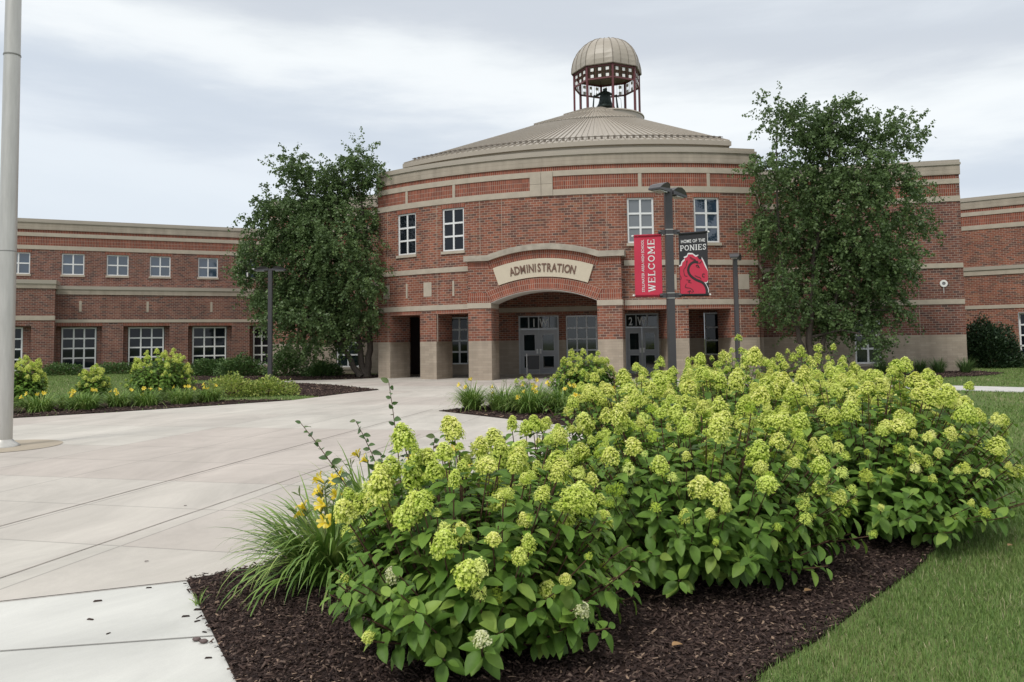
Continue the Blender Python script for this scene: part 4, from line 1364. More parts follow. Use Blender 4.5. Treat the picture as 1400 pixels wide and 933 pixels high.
pl_(sm_([(845, 480), (825, 505), (790, 500)]), 8, 3.6)
pl_(sm_([(772, 535), (795, 528), (815, 562)]), 12, 3.6); pl_([(775, 545), (805, 552)], 6, 3.8)
pl_(sm_([(880, 632), (855, 632), (852, 660), (876, 664)]), 9, 3.6)
pl_(sm_([(757, 645), (790, 662), (815, 668), (834, 690)]), 8, 3.6)
mb = MB(); ngon(mb, [(790, 428), (812, 412), (846, 436), (842, 462), (818, 464)], 3.6); mb.build('emblem_patch', M_OUT, t)
pl_(sm_([(700, 430), (720, 440), (772, 470), (730, 462), (705, 440)]), 6, 3.8)
pl_(sm_([(655, 490), (668, 470), (648, 540), (622, 575), (632, 640), (664, 650)]), 7, 3.6)
pl_(sm_([(650, 690), (700, 700), (672, 715), (712, 728)]), 7, 3.7)
pl_(sm_([(650, 735), (636, 775), (700, 790), (735, 825), (705, 832)]), 7, 3.6)
pl_(sm_([(660, 830), (700, 815), (680, 845), (722, 868)]), 7, 3.8)
pl_(sm_([(576, 640), (588, 665), (578, 690)]), 6, 3.6)
pl_(sm_([(610, 870), (650, 855), (690, 872)]), 7, 3.6)

# barrier post by the doors
bp_ = empty('barrier_post', (.62, 34.2, .012), 'small white post with a dark mesh panel before the left entrance doors', 'barrier')
mb = MB(); mb.tube([(0, 0, .02), (0, 0, 1.0)], .025, 8); mb.box(-.1, .1, -.1, .1, 0, .03); mb.build('post', M_SPOT, bp_)
mb = MB()
mb.box(.05, .55, -.01, .01, .3, .92); mb.build('mesh_panel', mat('dark_mesh', (.05, .05, .055), .6), bp_)
mb = MB()
for z in (.3, .92): mb.tube([(0, 0, z), (.57, 0, z)], .012, 6)
mb.tube([(.56, 0, .02), (.56, 0, .95)], .014, 6); mb.build('panel_frame', M_ALU, bp_)

# ================================================================== PLANTS
def inpoly(P, pts):
    x, y = P[:, 0], P[:, 1]; c = np.zeros(len(P), bool); n = len(pts)
    for i in range(n):
        x0, y0 = pts[i]; x1, y1 = pts[(i + 1) % n]
        if y0 == y1: continue
        c ^= ((y0 > y) != (y1 > y)) & (x < (x1 - x0) * (y - y0) / (y1 - y0) + x0)
    return c

def ribbons(name, base, az, length, lean, curv, width, nseg, m, rnd, parent=None, twist=0, fold=False):
    N = len(base)
    seg = length / nseg
    pts = np.zeros((N, nseg + 1, 3)); pts[:, 0] = base
    hd = np.stack([np.cos(az), np.sin(az)], 1)
    th = lean.copy()
    for i in range(nseg):
        d = np.concatenate([hd * np.sin(th)[:, None], np.cos(th)[:, None]], 1)
        pts[:, i + 1] = pts[:, i] + d * seg[:, None]
        th = np.minimum(th + curv / nseg * (0.6 + .8 * i / nseg), 2.7)
    side = np.stack([-np.sin(az + twist), np.cos(az + twist), np.zeros(N)], 1)
    ws = width[:, None] * np.array([(.75 + .25 * min(1, 3 * i / nseg)) * (1 - (i / nseg) ** 2.2) for i in range(nseg + 1)])[None]
    A = pts - side[:, None] * ws[..., None] / 2; Bv = pts + side[:, None] * ws[..., None] / 2
    V = np.stack([A, Bv], 2).reshape(N, -1, 3)
    nv = (nseg + 1) * 2
    q = np.array([(2 * i, 2 * i + 1, 2 * i + 3, 2 * i + 2) for i in range(nseg)])
    fc = (q[None] + (np.arange(N) * nv)[:, None, None]).reshape(-1)
    me = bpy.data.meshes.new(name)
    me.vertices.add(N * nv); me.vertices.foreach_set('co', V.astype(np.float32).ravel())
    me.loops.add(len(fc)); me.loops.foreach_set('vertex_index', fc.astype(np.int32))
    me.polygons.add(N * nseg); me.polygons.foreach_set('loop_start', np.arange(N * nseg, dtype=np.int32) * 4)
    at = me.attributes.new('rnd', 'FLOAT', 'POINT'); at.data.foreach_set('value', np.repeat(rnd, nv).astype(np.float32))
    me.polygons.foreach_set('use_smooth', np.ones(N * nseg, bool))
    me.materials.append(m); me.update(calc_edges=True)
    return link(bpy.data.objects.new(name, me), parent)

# ---- leaf templates
def leaf_template(L=1.0, W=.5, fold=.12, droop=.18):
    ys = [0, .18, .42, .68, .88, 1.0]; ws = [.03, .36, .5, .40, .20, .0]
    v = []; f = []
    for y, w_ in zip(ys, ws):
        z = -droop * (y ** 2)
        v += [(-w_ * W, y * L, z + fold * w_), (0, y * L, z), (w_ * W, y * L, z + fold * w_)]
    for i in range(len(ys) - 1):
        a = i * 3
        f += [(a, a + 1, a + 4, a + 3), (a + 1, a + 2, a + 5, a + 4)]
    return v, f
LEAF = leaf_template(1, .60, .22, .22)
LEAF_S = ([(0, 0, 0), (.36, .5, .06), (0, 1, -.08), (-.36, .5, .06)], [(0, 1, 2, 3)])

def obj_vary(m):
    """younger greener and older paler blooms from one head to the next"""
    t = m.node_tree; L = t.links.new
    b = t.nodes['Principled BSDF']; src = b.inputs['Base Color'].links[0].from_socket
    oi = t.nodes.new('ShaderNodeObjectInfo'); r = t.nodes.new('ShaderNodeValToRGB')
    el = r.color_ramp.elements; el[0].color = (.90, .98, .62, 1); el[1].color = (1.15, 1.09, .95, 1)
    L(oi.outputs['Random'], r.inputs[0])
    mu = t.nodes.new('ShaderNodeVectorMath'); mu.operation = 'MULTIPLY'; L(src, mu.inputs[0]); L(r.outputs[0], mu.inputs[1])
    for n in t.nodes:
        if n.type in ('BSDF_PRINCIPLED', 'BSDF_TRANSLUCENT'): L(mu.outputs[0], n.inputs[0])
M_LEAF = mat('hydrangea_leaf', rough=.5, spec=.28, rnd=[(0, (.075, .155, .022)), (.5, (.125, .235, .036)), (.85, (.18, .30, .05)), (1, (.27, .38, .075))], trans=.28, var=.18, vscale=18)
M_STEM = mat('hydrangea_stem', (.10, .05, .03), .8, var=.3, vscale=20)
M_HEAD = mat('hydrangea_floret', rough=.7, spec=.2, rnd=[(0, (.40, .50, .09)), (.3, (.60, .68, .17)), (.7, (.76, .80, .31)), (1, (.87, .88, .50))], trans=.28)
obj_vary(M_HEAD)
M_HEADW = mat('hydrangea_floret_white', rough=.7, spec=.2, rnd=[(0, (.48, .56, .2)), (.4, (.68, .7, .38)), (1, (.82, .82, .6))], trans=.25)
M_DL = mat('daylily_leaf', rough=.45, spec=.4, rnd=[(0, (.09, .18, .03)), (.6, (.19, .31, .06)), (1, (.34, .43, .12))], trans=.2)
M_FLY = mat('daylily_petal', rough=.5, rnd=[(0, (.84, .58, .02)), (.6, (.90, .72, .06)), (1, (.92, .80, .20))], trans=.3)
M_STALK = mat('daylily_stalk', (.12, .16, .05), .6)
M_GRASS = mat('grass_blade', rough=.55, spec=.3, rnd=[(0, (.075, .15, .030)), (.45, (.14, .235, .055)), (.8, (.22, .30, .09)), (.93, (.31, .32, .15)), (1, (.45, .40, .25))], trans=.2)
M_TREE = mat('birch_leaf', rough=.45, spec=.4, rnd=[(0, (.066, .112, .040)), (.5, (.108, .172, .060)), (.85, (.15, .225, .08)), (1, (.185, .26, .10))], trans=.33)
M_BARK = mat('bark', (.085, .068, .055), .9, var=.45, vscale=14, bump=.6, bscale=30, stretch=(3, 3, .6))
M_YEW = mat('yew_needles', rough=.6, rnd=[(0, (.010, .028, .010)), (.7, (.018, .045, .014)), (1, (.035, .07, .02))])
M_JUN = mat('ground_cover_leaf', rough=.6, rnd=[(0, (.045, .10, .025)), (.6, (.085, .165, .042)), (1, (.14, .22, .06))], trans=.1)

# ---- hydrangea flower heads
def head_mesh(name, seed, n=190, R=.078, H=.15, m=None, pointed=.5):
    r = np.random.default_rng(seed)
    t = r.random(n) ** .8; ph = r.random(n) * 2 * PI
    lump = 1 + .16 * np.sin(ph * 3 + seed) * np.sin(t * 8 + seed) + r.normal(0, .09, n)
    prof = np.sqrt(np.clip(1 - t ** (1.25 + pointed), 0, 1)) * (.86 + .5 * t * (1 - t))
    rr = R * prof * lump
    T = np.stack([rr * np.cos(ph), rr * np.sin(ph), H * (t - .15)], 1)
    T += r.normal(0, .004, T.shape)
    nrm = np.stack([np.cos(ph) * prof, np.sin(ph) * prof, .25 + t * 1.0], 1) + r.normal(0, .3, (n, 3))
    # four-petal floret in the xz... plane perpendicular to local +Y
    s = 1.0; pv = []; pf = []
    for k in range(4):
        a = k * PI / 2; c, d = math.cos(a), math.sin(a)
        p = [(0, 0, 0), (.32, .16, .34), (0, .26, .92) , (-.32, .16, .34)]
        i = len(pv)
        for x, y, z in p: pv.append((x * c - z * d, y, x * d + z * c))
        pf.append((i, i + 1, i + 2, i + 3))
    up = np.cross(nrm, r.normal(0, 1, (n, 3)))
    M = basis(nrm, up, r.uniform(.0085, .0135, n))
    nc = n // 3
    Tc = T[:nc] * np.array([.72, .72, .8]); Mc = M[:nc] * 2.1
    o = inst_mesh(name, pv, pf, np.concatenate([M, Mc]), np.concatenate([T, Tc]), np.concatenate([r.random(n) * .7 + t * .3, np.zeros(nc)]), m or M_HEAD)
    me = o.data; bpy.data.objects.remove(o)
    # inner core hides the far side
    return me
HEADS = [head_mesh('flower_head', k, 400, .070 + .006 * (k % 3), .115 + .03 * (k % 2), None, (.15, .6, .9, .3)[k % 4]) for k in range(6)]
HEADSW = [head_mesh('flower_head', 20 + k, 230, .068, .11, M_HEADW, .3) for k in range(2)]
HEADS_LO = [head_mesh('flower_head', 40 + k, 150, .078, .13, None, .5) for k in range(3)]
for me in HEADS_LO:
    co = np.zeros(len(me.vertices) * 3, np.float32); me.vertices.foreach_get('co', co)

def hydrangea(loc, r, h, n_shoots, n_heads, label, seed, group='panicle hydrangeas of the near bed', hs=1.0, heads=None, leaf=.105, zlo=.18, asym=(0, 0), white=0, n_extra=0, npair=8, lean=.0, side_heads=.45):
    g = np.random.default_rng(seed)
    t = empty('hydrangea_shrub', (loc[0], loc[1], .026), label, 'hydrangea', group)
    B_ = []; D_ = []; Uv = []; Sc = []; tips = []; dirs = []
    stems = MB(); 
    for i in range(n_shoots):
        u = (i + .5) / n_shoots
        el = math.asin(min(.999, u ** .85)) * 1.0
        ph = i * 2.39996 + g.normal(0, .25)
        rr = r * (1 + g.normal(0, .09)) * (1 + .08 * math.sin(ph * 3 + seed))
        hz = h * (1 + g.normal(0, .085))
        ce = math.cos(el) ** .75
        tip = np.array([rr * ce * math.cos(ph) + asym[0] * r * math.sin(el), rr * ce * math.sin(ph) + asym[1] * r * math.sin(el), zlo + (hz - zlo) * math.sin(el) ** .9])
        b0 = np.array([g.normal(0, .07), g.normal(0, .07), 0])
        mid = b0 * .5 + tip * np.array([.62, .62, .38]) + g.normal(0, .03, 3); mid[2] = max(mid[2], .08)
        P = [(1 - s) ** 2 * b0 + 2 * s * (1 - s) * mid + s * s * tip for s in np.linspace(0, 1, 6)]
        stems.tube(P, [.009, .007, .006, .005, .004, .003], 4, cap=False)
        d_end = P[-1] - P[-2]; d_end /= np.linalg.norm(d_end)
        tips.append(tip); dirs.append(d_end)
        nl = npair
        rot = g.random() * PI
        for k in range(nl):
            s = .985 - k * (.66 / nl) + g.normal(0, .01)
            p = (1 - s) ** 2 * b0 + 2 * s * (1 - s) * mid + s * s * tip
            dd = 2 * (1 - s) * (mid - b0) + 2 * s * (tip - mid); dd /= np.linalg.norm(dd)
            a = np.cross(dd, [0, 0, 1.0]); na = np.linalg.norm(a)
            a = a / na if na > .05 else np.array([1., 0, 0])
            b = np.cross(a, dd)
            for sg in (0, PI):
                an = rot + k * PI / 2 + sg + g.normal(0, .2)
                out = a * math.cos(an) + b * math.sin(an)
                fw = out * 1.0 + dd * g.uniform(.15, .6) + np.array([0, 0, g.uniform(-.45, .15)])
                B_.append(p + out * .012); D_.append(fw); Uv.append(dd * .8 + np.array([0, 0, .9]) + g.normal(0, .2, 3))
                Sc.append(leaf * g.uniform(.7, 1.2) * (.7 if k == 0 else 1.0))
    B_ = np.array(B_); D_ = np.array(D_); Uv = np.array(Uv)
    keep = B_[:, 2] > .07
    B_, D_, Uv, Sc = B_[keep], D_[keep], Uv[keep], np.array(Sc)[keep]
    M = basis(D_, Uv, Sc)
    inst_mesh('foliage', LEAF[0], LEAF[1], M, B_, g.random(len(B_)), M_LEAF, t, smooth=True)
    stems.build('stems', M_STEM, t)
    order = sorted(range(n_shoots), key=lambda i: -tips[i][2] + g.normal(0, .33 * h))
    # favour upper tips, but some lower ones flower too
    pick = order[:n_heads]
    extra = order[n_heads:n_heads + n_extra]
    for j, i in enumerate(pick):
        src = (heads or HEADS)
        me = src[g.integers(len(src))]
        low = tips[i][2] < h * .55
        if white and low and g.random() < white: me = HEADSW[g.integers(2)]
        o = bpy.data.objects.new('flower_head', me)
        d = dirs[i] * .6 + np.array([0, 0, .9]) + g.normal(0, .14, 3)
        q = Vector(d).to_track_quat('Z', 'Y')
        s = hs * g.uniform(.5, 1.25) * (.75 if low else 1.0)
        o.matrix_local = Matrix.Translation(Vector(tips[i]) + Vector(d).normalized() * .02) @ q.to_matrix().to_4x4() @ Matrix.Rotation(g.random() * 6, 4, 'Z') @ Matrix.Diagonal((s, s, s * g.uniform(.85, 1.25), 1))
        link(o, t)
    if extra:
        Ms_, Ts_ = [], []
        for i in extra:
            d = dirs[i] * .8 + np.array([0, 0, .7]) + g.normal(0, .2, 3)
            q = Vector(d).to_track_quat('Z', 'Y').to_matrix() @ Matrix.Rotation(g.random() * 6, 3, 'Z')
            Ms_.append(np.array(q) * hs * g.uniform(.35, .8)); Ts_.append(tips[i] + dirs[i] * .02)
        src = HEADS_LO[0]; nv = len(src.vertices); co = np.zeros(nv * 3); src.vertices.foreach_get('co', co)
        tf_ = np.zeros(len(src.polygons) * 4, int); src.polygons.foreach_get('vertices', tf_)
        o = inst_mesh('flower_heads', co.reshape(-1, 3), tf_.reshape(-1, 4), np.array(Ms_), np.array(Ts_), g.random(len(extra)), M_HEAD, t)
        o['kind'] = 'stuff'
    return t

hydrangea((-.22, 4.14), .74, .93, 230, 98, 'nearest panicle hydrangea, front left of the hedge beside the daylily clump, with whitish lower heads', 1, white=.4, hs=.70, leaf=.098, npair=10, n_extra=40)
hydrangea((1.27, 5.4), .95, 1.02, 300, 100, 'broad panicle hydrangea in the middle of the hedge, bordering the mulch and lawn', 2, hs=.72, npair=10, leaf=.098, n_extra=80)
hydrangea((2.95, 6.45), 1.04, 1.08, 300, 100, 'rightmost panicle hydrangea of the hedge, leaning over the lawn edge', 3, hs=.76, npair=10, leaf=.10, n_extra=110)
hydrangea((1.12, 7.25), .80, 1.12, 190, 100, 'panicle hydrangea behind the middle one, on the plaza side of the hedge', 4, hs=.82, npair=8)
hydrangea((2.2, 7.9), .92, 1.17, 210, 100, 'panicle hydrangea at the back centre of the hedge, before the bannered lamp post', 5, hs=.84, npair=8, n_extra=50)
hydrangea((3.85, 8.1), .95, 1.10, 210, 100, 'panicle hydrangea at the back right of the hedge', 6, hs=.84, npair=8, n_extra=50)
hydrangea((.12, 5.75), .50, .84, 110, 44, 'slim upright panicle hydrangea between the two left plants of the hedge', 7, hs=.75, npair=8)
for i, (x, y, r, h, lb_) in enumerate((
    (2.85, 13.6, .9, 1.05, 'distant panicle hydrangea at the foot of the bannered lamp post'),
    (4.25, 14.6, 1.0, 1.2, 'tall distant panicle hydrangea just right of the bannered lamp post'),
    (5.75, 14.9, 1.0, 1.2, 'distant panicle hydrangea right of the tall one beside the lamp post'),
    (5.1, 12.2, .8, .95, 'small panicle hydrangea in the gap behind the hedge'))):
    hydrangea((x, y), r, h, 110, 80, lb_, 30 + i, 'panicle hydrangeas in the far part of the bed', hs=1.0, heads=HEADS_LO, npair=7, leaf=.12)
# rounded shrub in the middle bed
hydrangea((1.75, 18.3), .80, 1.12, 190, 100, 'dome shaped green hydrangea shrub in front of the entrance pier', 50, 'shrubs of the middle bed', hs=.95, heads=HEADS_LO, npair=10, leaf=.13, zlo=.12)
hydrangea((.25, 19.0), .30, .62, 30, 8, 'small young hydrangea among the daylilies of the middle bed', 51, 'shrubs of the middle bed', hs=.7, heads=HEADS_LO, npair=6, leaf=.08)
for i, (x, y, r, h, nh, lb_) in enumerate((
    (-13.15, 20.6, .62, 1.12, 55, 'hydrangea shrub nearest the flagpole in the left bed'),
    (-11.75, 21.6, .42, .82, 32, 'smallest hydrangea shrub of the left bed, before the second window'),
    (-10.35, 22.6, .88, 1.28, 95, 'largest hydrangea shrub of the left bed with pale lime heads'))):
    hydrangea((x, y), r, h, 160 if r > .5 else 80, min(100, int(nh * 1.5)), lb_, 60 + i, 'hydrangeas of the left bed', hs=.95, heads=HEADS_LO, npair=9, leaf=.13)

# ---- generic leafy mounds
def mound(name, loc, rx, ry, h, n, leafs, m, label, cat, group=None, seed=0, pw=.5, upright=.3):
    g = np.random.default_rng(seed + 900)
    t = empty(name, (loc[0], loc[1], .02), label, cat, group)
    d = g.normal(0, 1, (n, 3)); d[:, 2] = np.abs(d[:, 2]); d /= np.linalg.norm(d, axis=1, keepdims=True)
    rad = (1 - g.random(n) ** 2 * .55) * (1 + .10 * np.sin(d[:, 0] * 7 + seed) + .08 * np.sin(d[:, 1] * 9 + seed) + g.normal(0, .05, n))
    P = d * rad[:, None] * np.array([rx, ry, h])
    fw = d + g.normal(0, .5, (n, 3)); fw[:, 2] += upright
    M = basis(fw, g.normal(0, .5, (n, 3)) + [0, 0, 1], leafs * g.uniform(.6, 1.3, n))
    inst_mesh('foliage', *LEAF_S, M, P, g.random(n), m, t)
    st = MB()
    for i in range(9):
        a = i * 2.4; st.tube([(0, 0, 0), (rx * .5 * math.cos(a), ry * .5 * math.sin(a), h * .5), (rx * .8 * math.cos(a), ry * .8 * math.sin(a), h * .7)], [.02, .012, .005], 5)
    st.build('stems', M_STEM, t)
    return t
M_SED = mat('lime_shrub_leaf', rough=.55, rnd=[(0, (.12, .20, .04)), (.5, (.30, .38, .07)), (1, (.52, .56, .16))], trans=.2)
mound('low_shrub', (-8.65, 23.6), .75, .7, .62, 2600, .07, M_SED, 'low lime green mound at the end of the left bed, left one', 'shrub', 'lime green mounds', 1)
mound('low_shrub', (-7.55, 23.9), .85, .6, .50, 2800, .07, M_SED, 'low lime green mound nearest the mulch tip, right one', 'shrub', 'lime green mounds', 2)
mound('evergreen_shrub', (22.75, 37.0), 1.35, 1.3, 2.05, 16000, .11, M_YEW, 'large dark evergreen shrub beside the corner of the right brick block', 'shrub', None, 3, upright=.6)
mound('boxwood_hedge', (24.9, 36.3), 1.7, .7, .55, 6000, .07, M_JUN, 'low green hedge right of the dark evergreen shrub', 'hedge', None, 4)
for i, (x, y, rx, h) in enumerate(((-25.2, 43.0, 1.3, .62), (-22.6, 44.1, 1.4, .60), (-20.0, 44.9, 1.4, .62), (-17.4, 45.9, 1.4, .66))):
    mound('ground_cover_shrub', (x, y), rx, .7, h, 3000, .09, M_JUN, ('low green planting under the first', 'low green planting under the second', 'low green planting under the third', 'low green planting under the fourth')[i] + ' full window of the left wing', 'shrub', 'low planting along the left wing', 10 + i)
for i, (x, y, rx, h, s_) in enumerate(((-13.6, 38.6, 1.2, .95, 'bushy shrub by the corner of the stone wall'), (-11.1, 37.9, 1.0, 1.35, 'taller shrub under the drooping branches of the left tree'), (-9.2, 37.3, .9, .62, 'low shrub left of the small stone wall window'), (-15.5, 39.5, 1.2, .8, 'wide low shrub behind the left lamp post'))):
    mound('foundation_shrub', (x, y), rx, .8, h, 4200, .10, M_JUN, s_, 'shrub', 'shrubs along the left stone wall', 20 + i)

def tuft(name, loc, r, h, n, label, cat, group, seed, width=.012, m=None, curv=1.6, flowers=0, stalks=0, nseg=6, sc_fl=1.0, azr=(0, 6.28)):
    g = np.random.default_rng(seed + 300)
    t = empty(name, (loc[0], loc[1], .026), label, cat, group)
    az = g.random(n) * 2 * PI; q = np.sqrt(g.random(n)) * r * .32
    base = np.stack([np.cos(az) * q, np.sin(az) * q, np.zeros(n)], 1)
    ln = h * g.uniform(.75, 1.35, n)
    ribbons('foliage', base, az + g.normal(0, .5, n), ln, np.abs(g.normal(.38, .28, n)), curv * g.uniform(.5, 1.35, n), width * g.uniform(.7, 1.2, n), nseg, m or M_DL, g.random(n), t)
    for i in range(stalks):
        a = g.uniform(*azr); ln_ = h * g.uniform(.68, 1.02); le = g.uniform(.1, .8)
        tip = Vector((math.cos(a) * ln_ * math.sin(le), math.sin(a) * ln_ * math.sin(le), ln_ * math.cos(le)))
        mb = MB(); mb.tube([(0, 0, 0), tip * .5 + Vector((0, 0, .04)), tip], [.004, .0035, .0028], 5, cap=False)
        for k in range(3):
            dv = Vector(g.normal(0, 1, 3)).normalized(); dv.z = abs(dv.z); e = tip + dv * .035
            mb.tube([tip - (tip * .02), e, e + dv * .02], [.002, .006, .002], 5)
        mb.build('stalk', M_STALK, t)
        if i < flowers:
            fo = bpy.data.objects.new('flower', FLY)
            dv = Vector((math.cos(a) + g.normal(0, .4), math.sin(a) - .5 + g.normal(0, .3), .7))
            fo.matrix_local = Matrix.Translation(tip) @ dv.to_track_quat('Z', 'Y').to_matrix().to_4x4() @ Matrix.Diagonal((sc_fl, sc_fl, sc_fl * g.uniform(.8, 1.3), 1))
            link(fo, t)
    return t
# daylily flower mesh
fm = []; ff = []; fr_ = []
for k in range(6):
    a = k * PI / 3; w_ = .014 if k % 2 else .020
    prof = [(.004, 0, .25), (.012, .03, .5), (.034, .058, 1), (.058, .066, .8), (.066, .056, .05)]
    i0 = len(fm)
    for r_, z_, wk in prof:
        for s_ in (-1, 0, 1):
            x, y = r_, s_ * w_ * wk
            fm.append((x * math.cos(a) - y * math.sin(a), x * math.sin(a) + y * math.cos(a), z_ + (.004 if s_ else 0) + (.001 * (k % 2))))
            fr_.append(.3 + .6 * (k % 2))
    for j in range(4):
        for s_ in (0, 1):
            ff.append((i0 + j * 3 + s_, i0 + j * 3 + s_ + 1, i0 + j * 3 + s_ + 4, i0 + j * 3 + s_ + 3))
FLY = bpy.data.meshes.new('flower'); FLY.from_pydata(fm, [], ff); FLY.materials.append(M_FLY)
at = FLY.attributes.new('rnd', 'FLOAT', 'POINT'); at.data.foreach_set('value', np.array(fr_, np.float32))
FLY.polygons.foreach_set('use_smooth', [True] * len(ff)); FLY.update()
tuft('daylily_clump', (-1.22, 5.25), .75, .62, 620, 'large arching daylily clump with yellow trumpets at the plaza edge', 'daylily', 'daylilies of the near bed', 1, .026, azr=(2.4, 5.6), flowers=11, stalks=18, nseg=8, curv=2.2, sc_fl=.8)
tuft('daylily_clump', (-1.12, 6.25), .6, .66, 420, 'second daylily clump behind the large arching one', 'daylily', 'daylilies of the near bed', 2, .024, azr=(2.0, 5.6), flowers=9, stalks=14, nseg=7, curv=1.9, sc_fl=.8)
tuft('daylily_clump', (-.55, 7.3), .45, .60, 220, 'third daylily clump, mostly hidden by the hydrangea', 'daylily', 'daylilies of the near bed', 3, .013, flowers=6, stalks=9, nseg=6)
for i, (x, y, r, nf, s_) in enumerate(((-.95, 17.8, .34, 3, 'smallest daylily clump at the mulch tip of the middle bed'), (-.25, 17.5, .5, 3, 'daylily clump second from the mulch tip in the middle bed'), (.35, 16.9, .55, 4, 'daylily clump in the centre of the middle bed'),
        (1.05, 17.0, .55, 5, 'daylily clump left of the dome shaped shrub'), (1.55, 15.6, .5, 7, 'daylily clump in front of the dome shaped shrub'), (.45, 18.3, .5, 3, 'rear daylily clump of the middle bed'), (2.2, 16.2, .5, 6, 'yellow flowering daylily clump right of the middle bed centre'))):
    tuft('daylily_clump', (x, y), r * 1.5, .66, 420, s_, 'daylily', 'daylilies of the middle bed', 10 + i, .022, curv=2.3, flowers=nf, stalks=nf + 3, nseg=5, sc_fl=.95)
names = ('first daylily clump right of the flagpole', 'second daylily clump from the flagpole', 'third daylily clump from the flagpole', 'middle daylily clump of the left bed edge', 'daylily clump below the smallest hydrangea', 'daylily clump right of the smallest hydrangea', 'daylily clump below the largest hydrangea', 'last daylily clump of the left bed edge')
for i, (x, y) in enumerate(((-12.3, 18.3), (-11.6, 18.9), (-11.4, 19.9), (-10.75, 19.4), (-10.3, 20.2), (-9.6, 20.2), (-8.95, 20.8), (-8.5, 21.5))):
    tuft('daylily_clump', (x, y), .8, .50, 380, names[i], 'daylily', 'daylilies of the left bed', 30 + i, .022, curv=2.3, flowers=4, stalks=7, nseg=5, sc_fl=.95)
for i, (x, y, s_) in enumerate(((18.6, 31.7, 'grassy tuft nearest the corner of the right block'), (17.6, 31.9, 'grassy tuft second from the corner of the right block'), (16.9, 32.0, 'grassy tuft third from the corner of the right block'), (15.4, 32.3, 'grassy tuft right under the small window of the right block'))):
    tuft('grass_tuft', (x, y), .5, .62, 260, s_, 'ornamental grass', 'grass tufts along the right block', 50 + i, .02, nseg=4, curv=1.0, m=M_JUN)
tuft('weed', (-1.93, 4.75), .06, .10, 16, 'tiny yellowish weed in the mulch by the sidewalk corner', 'weed', None, 60, .008, nseg=3)
tuft('weed', (3.1, 5.95), .08, .12, 22, 'small green weed at the lawn edge of the mulch', 'weed', None, 61, .008, nseg=3)

# ---- wild sapling with long shoots
sp_t = empty('wild_sapling', (-.72, 5.15, .026), 'wild sapling with long leafy shoots rising above the daylilies', 'sapling')
M_SAP = mat('sapling_leaf', rough=.5, rnd=[(0, (.05, .10, .03)), (.7, (.09, .16, .045)), (.9, (.12, .15, .05)), (1, (.17, .10, .06))], trans=.2)
g = np.random.default_rng(77)
shoots = [((0, 0, 0), (.0, -.1, .7), (-.07, -.25, 1.32)), ((.0, 0, .1), (-.10, -.05, .65), (-.30, -.15, 1.07)), ((-.1, 0, 0), (-.22, -.2, .55), (-.60, -.35, 1.08)), ((0, 0, .2), (.1, -.1, .6), (.02, -.2, 1.02)), ((0, 0, 0), (.15, .05, .6), (.2, -.05, .95)), ((.05, 0, 0), (-.12, -.1, .5), (-.15, -.1, .85))]
Bp_, Dp, Up_, Sp = [], [], [], []
st = MB()
for a, b, c in shoots:
    a, b, c = map(np.array, (a, b, c))
    P = [(1 - s) ** 2 * a + 2 * s * (1 - s) * b + s * s * c for s in np.linspace(0, 1, 9)]
    st.tube(P, [.006 - .0005 * i for i in range(9)], 5)
    for k in range(26):
        s = .32 + .68 * k / 25
        p = (1 - s) ** 2 * a + 2 * s * (1 - s) * b + s * s * c; an = k * 2.4 + g.normal(0, .3)
        Bp_.append(p); Dp.append([math.cos(an), math.sin(an), g.uniform(-.1, .6)]); Up_.append([g.normal(0, .5), -1.0, g.normal(.6, .4)]); Sp.append(.085 * g.uniform(.7, 1.25) * (1.1 - .5 * s))
inst_mesh('foliage', LEAF[0], LEAF[1], basis(np.array(Dp, float), np.array(Up_, float), np.array(Sp)), np.array(Bp_, float), g.random(len(Sp)), M_SAP, sp_t, True)
st.build('stems', M_STEM, sp_t)

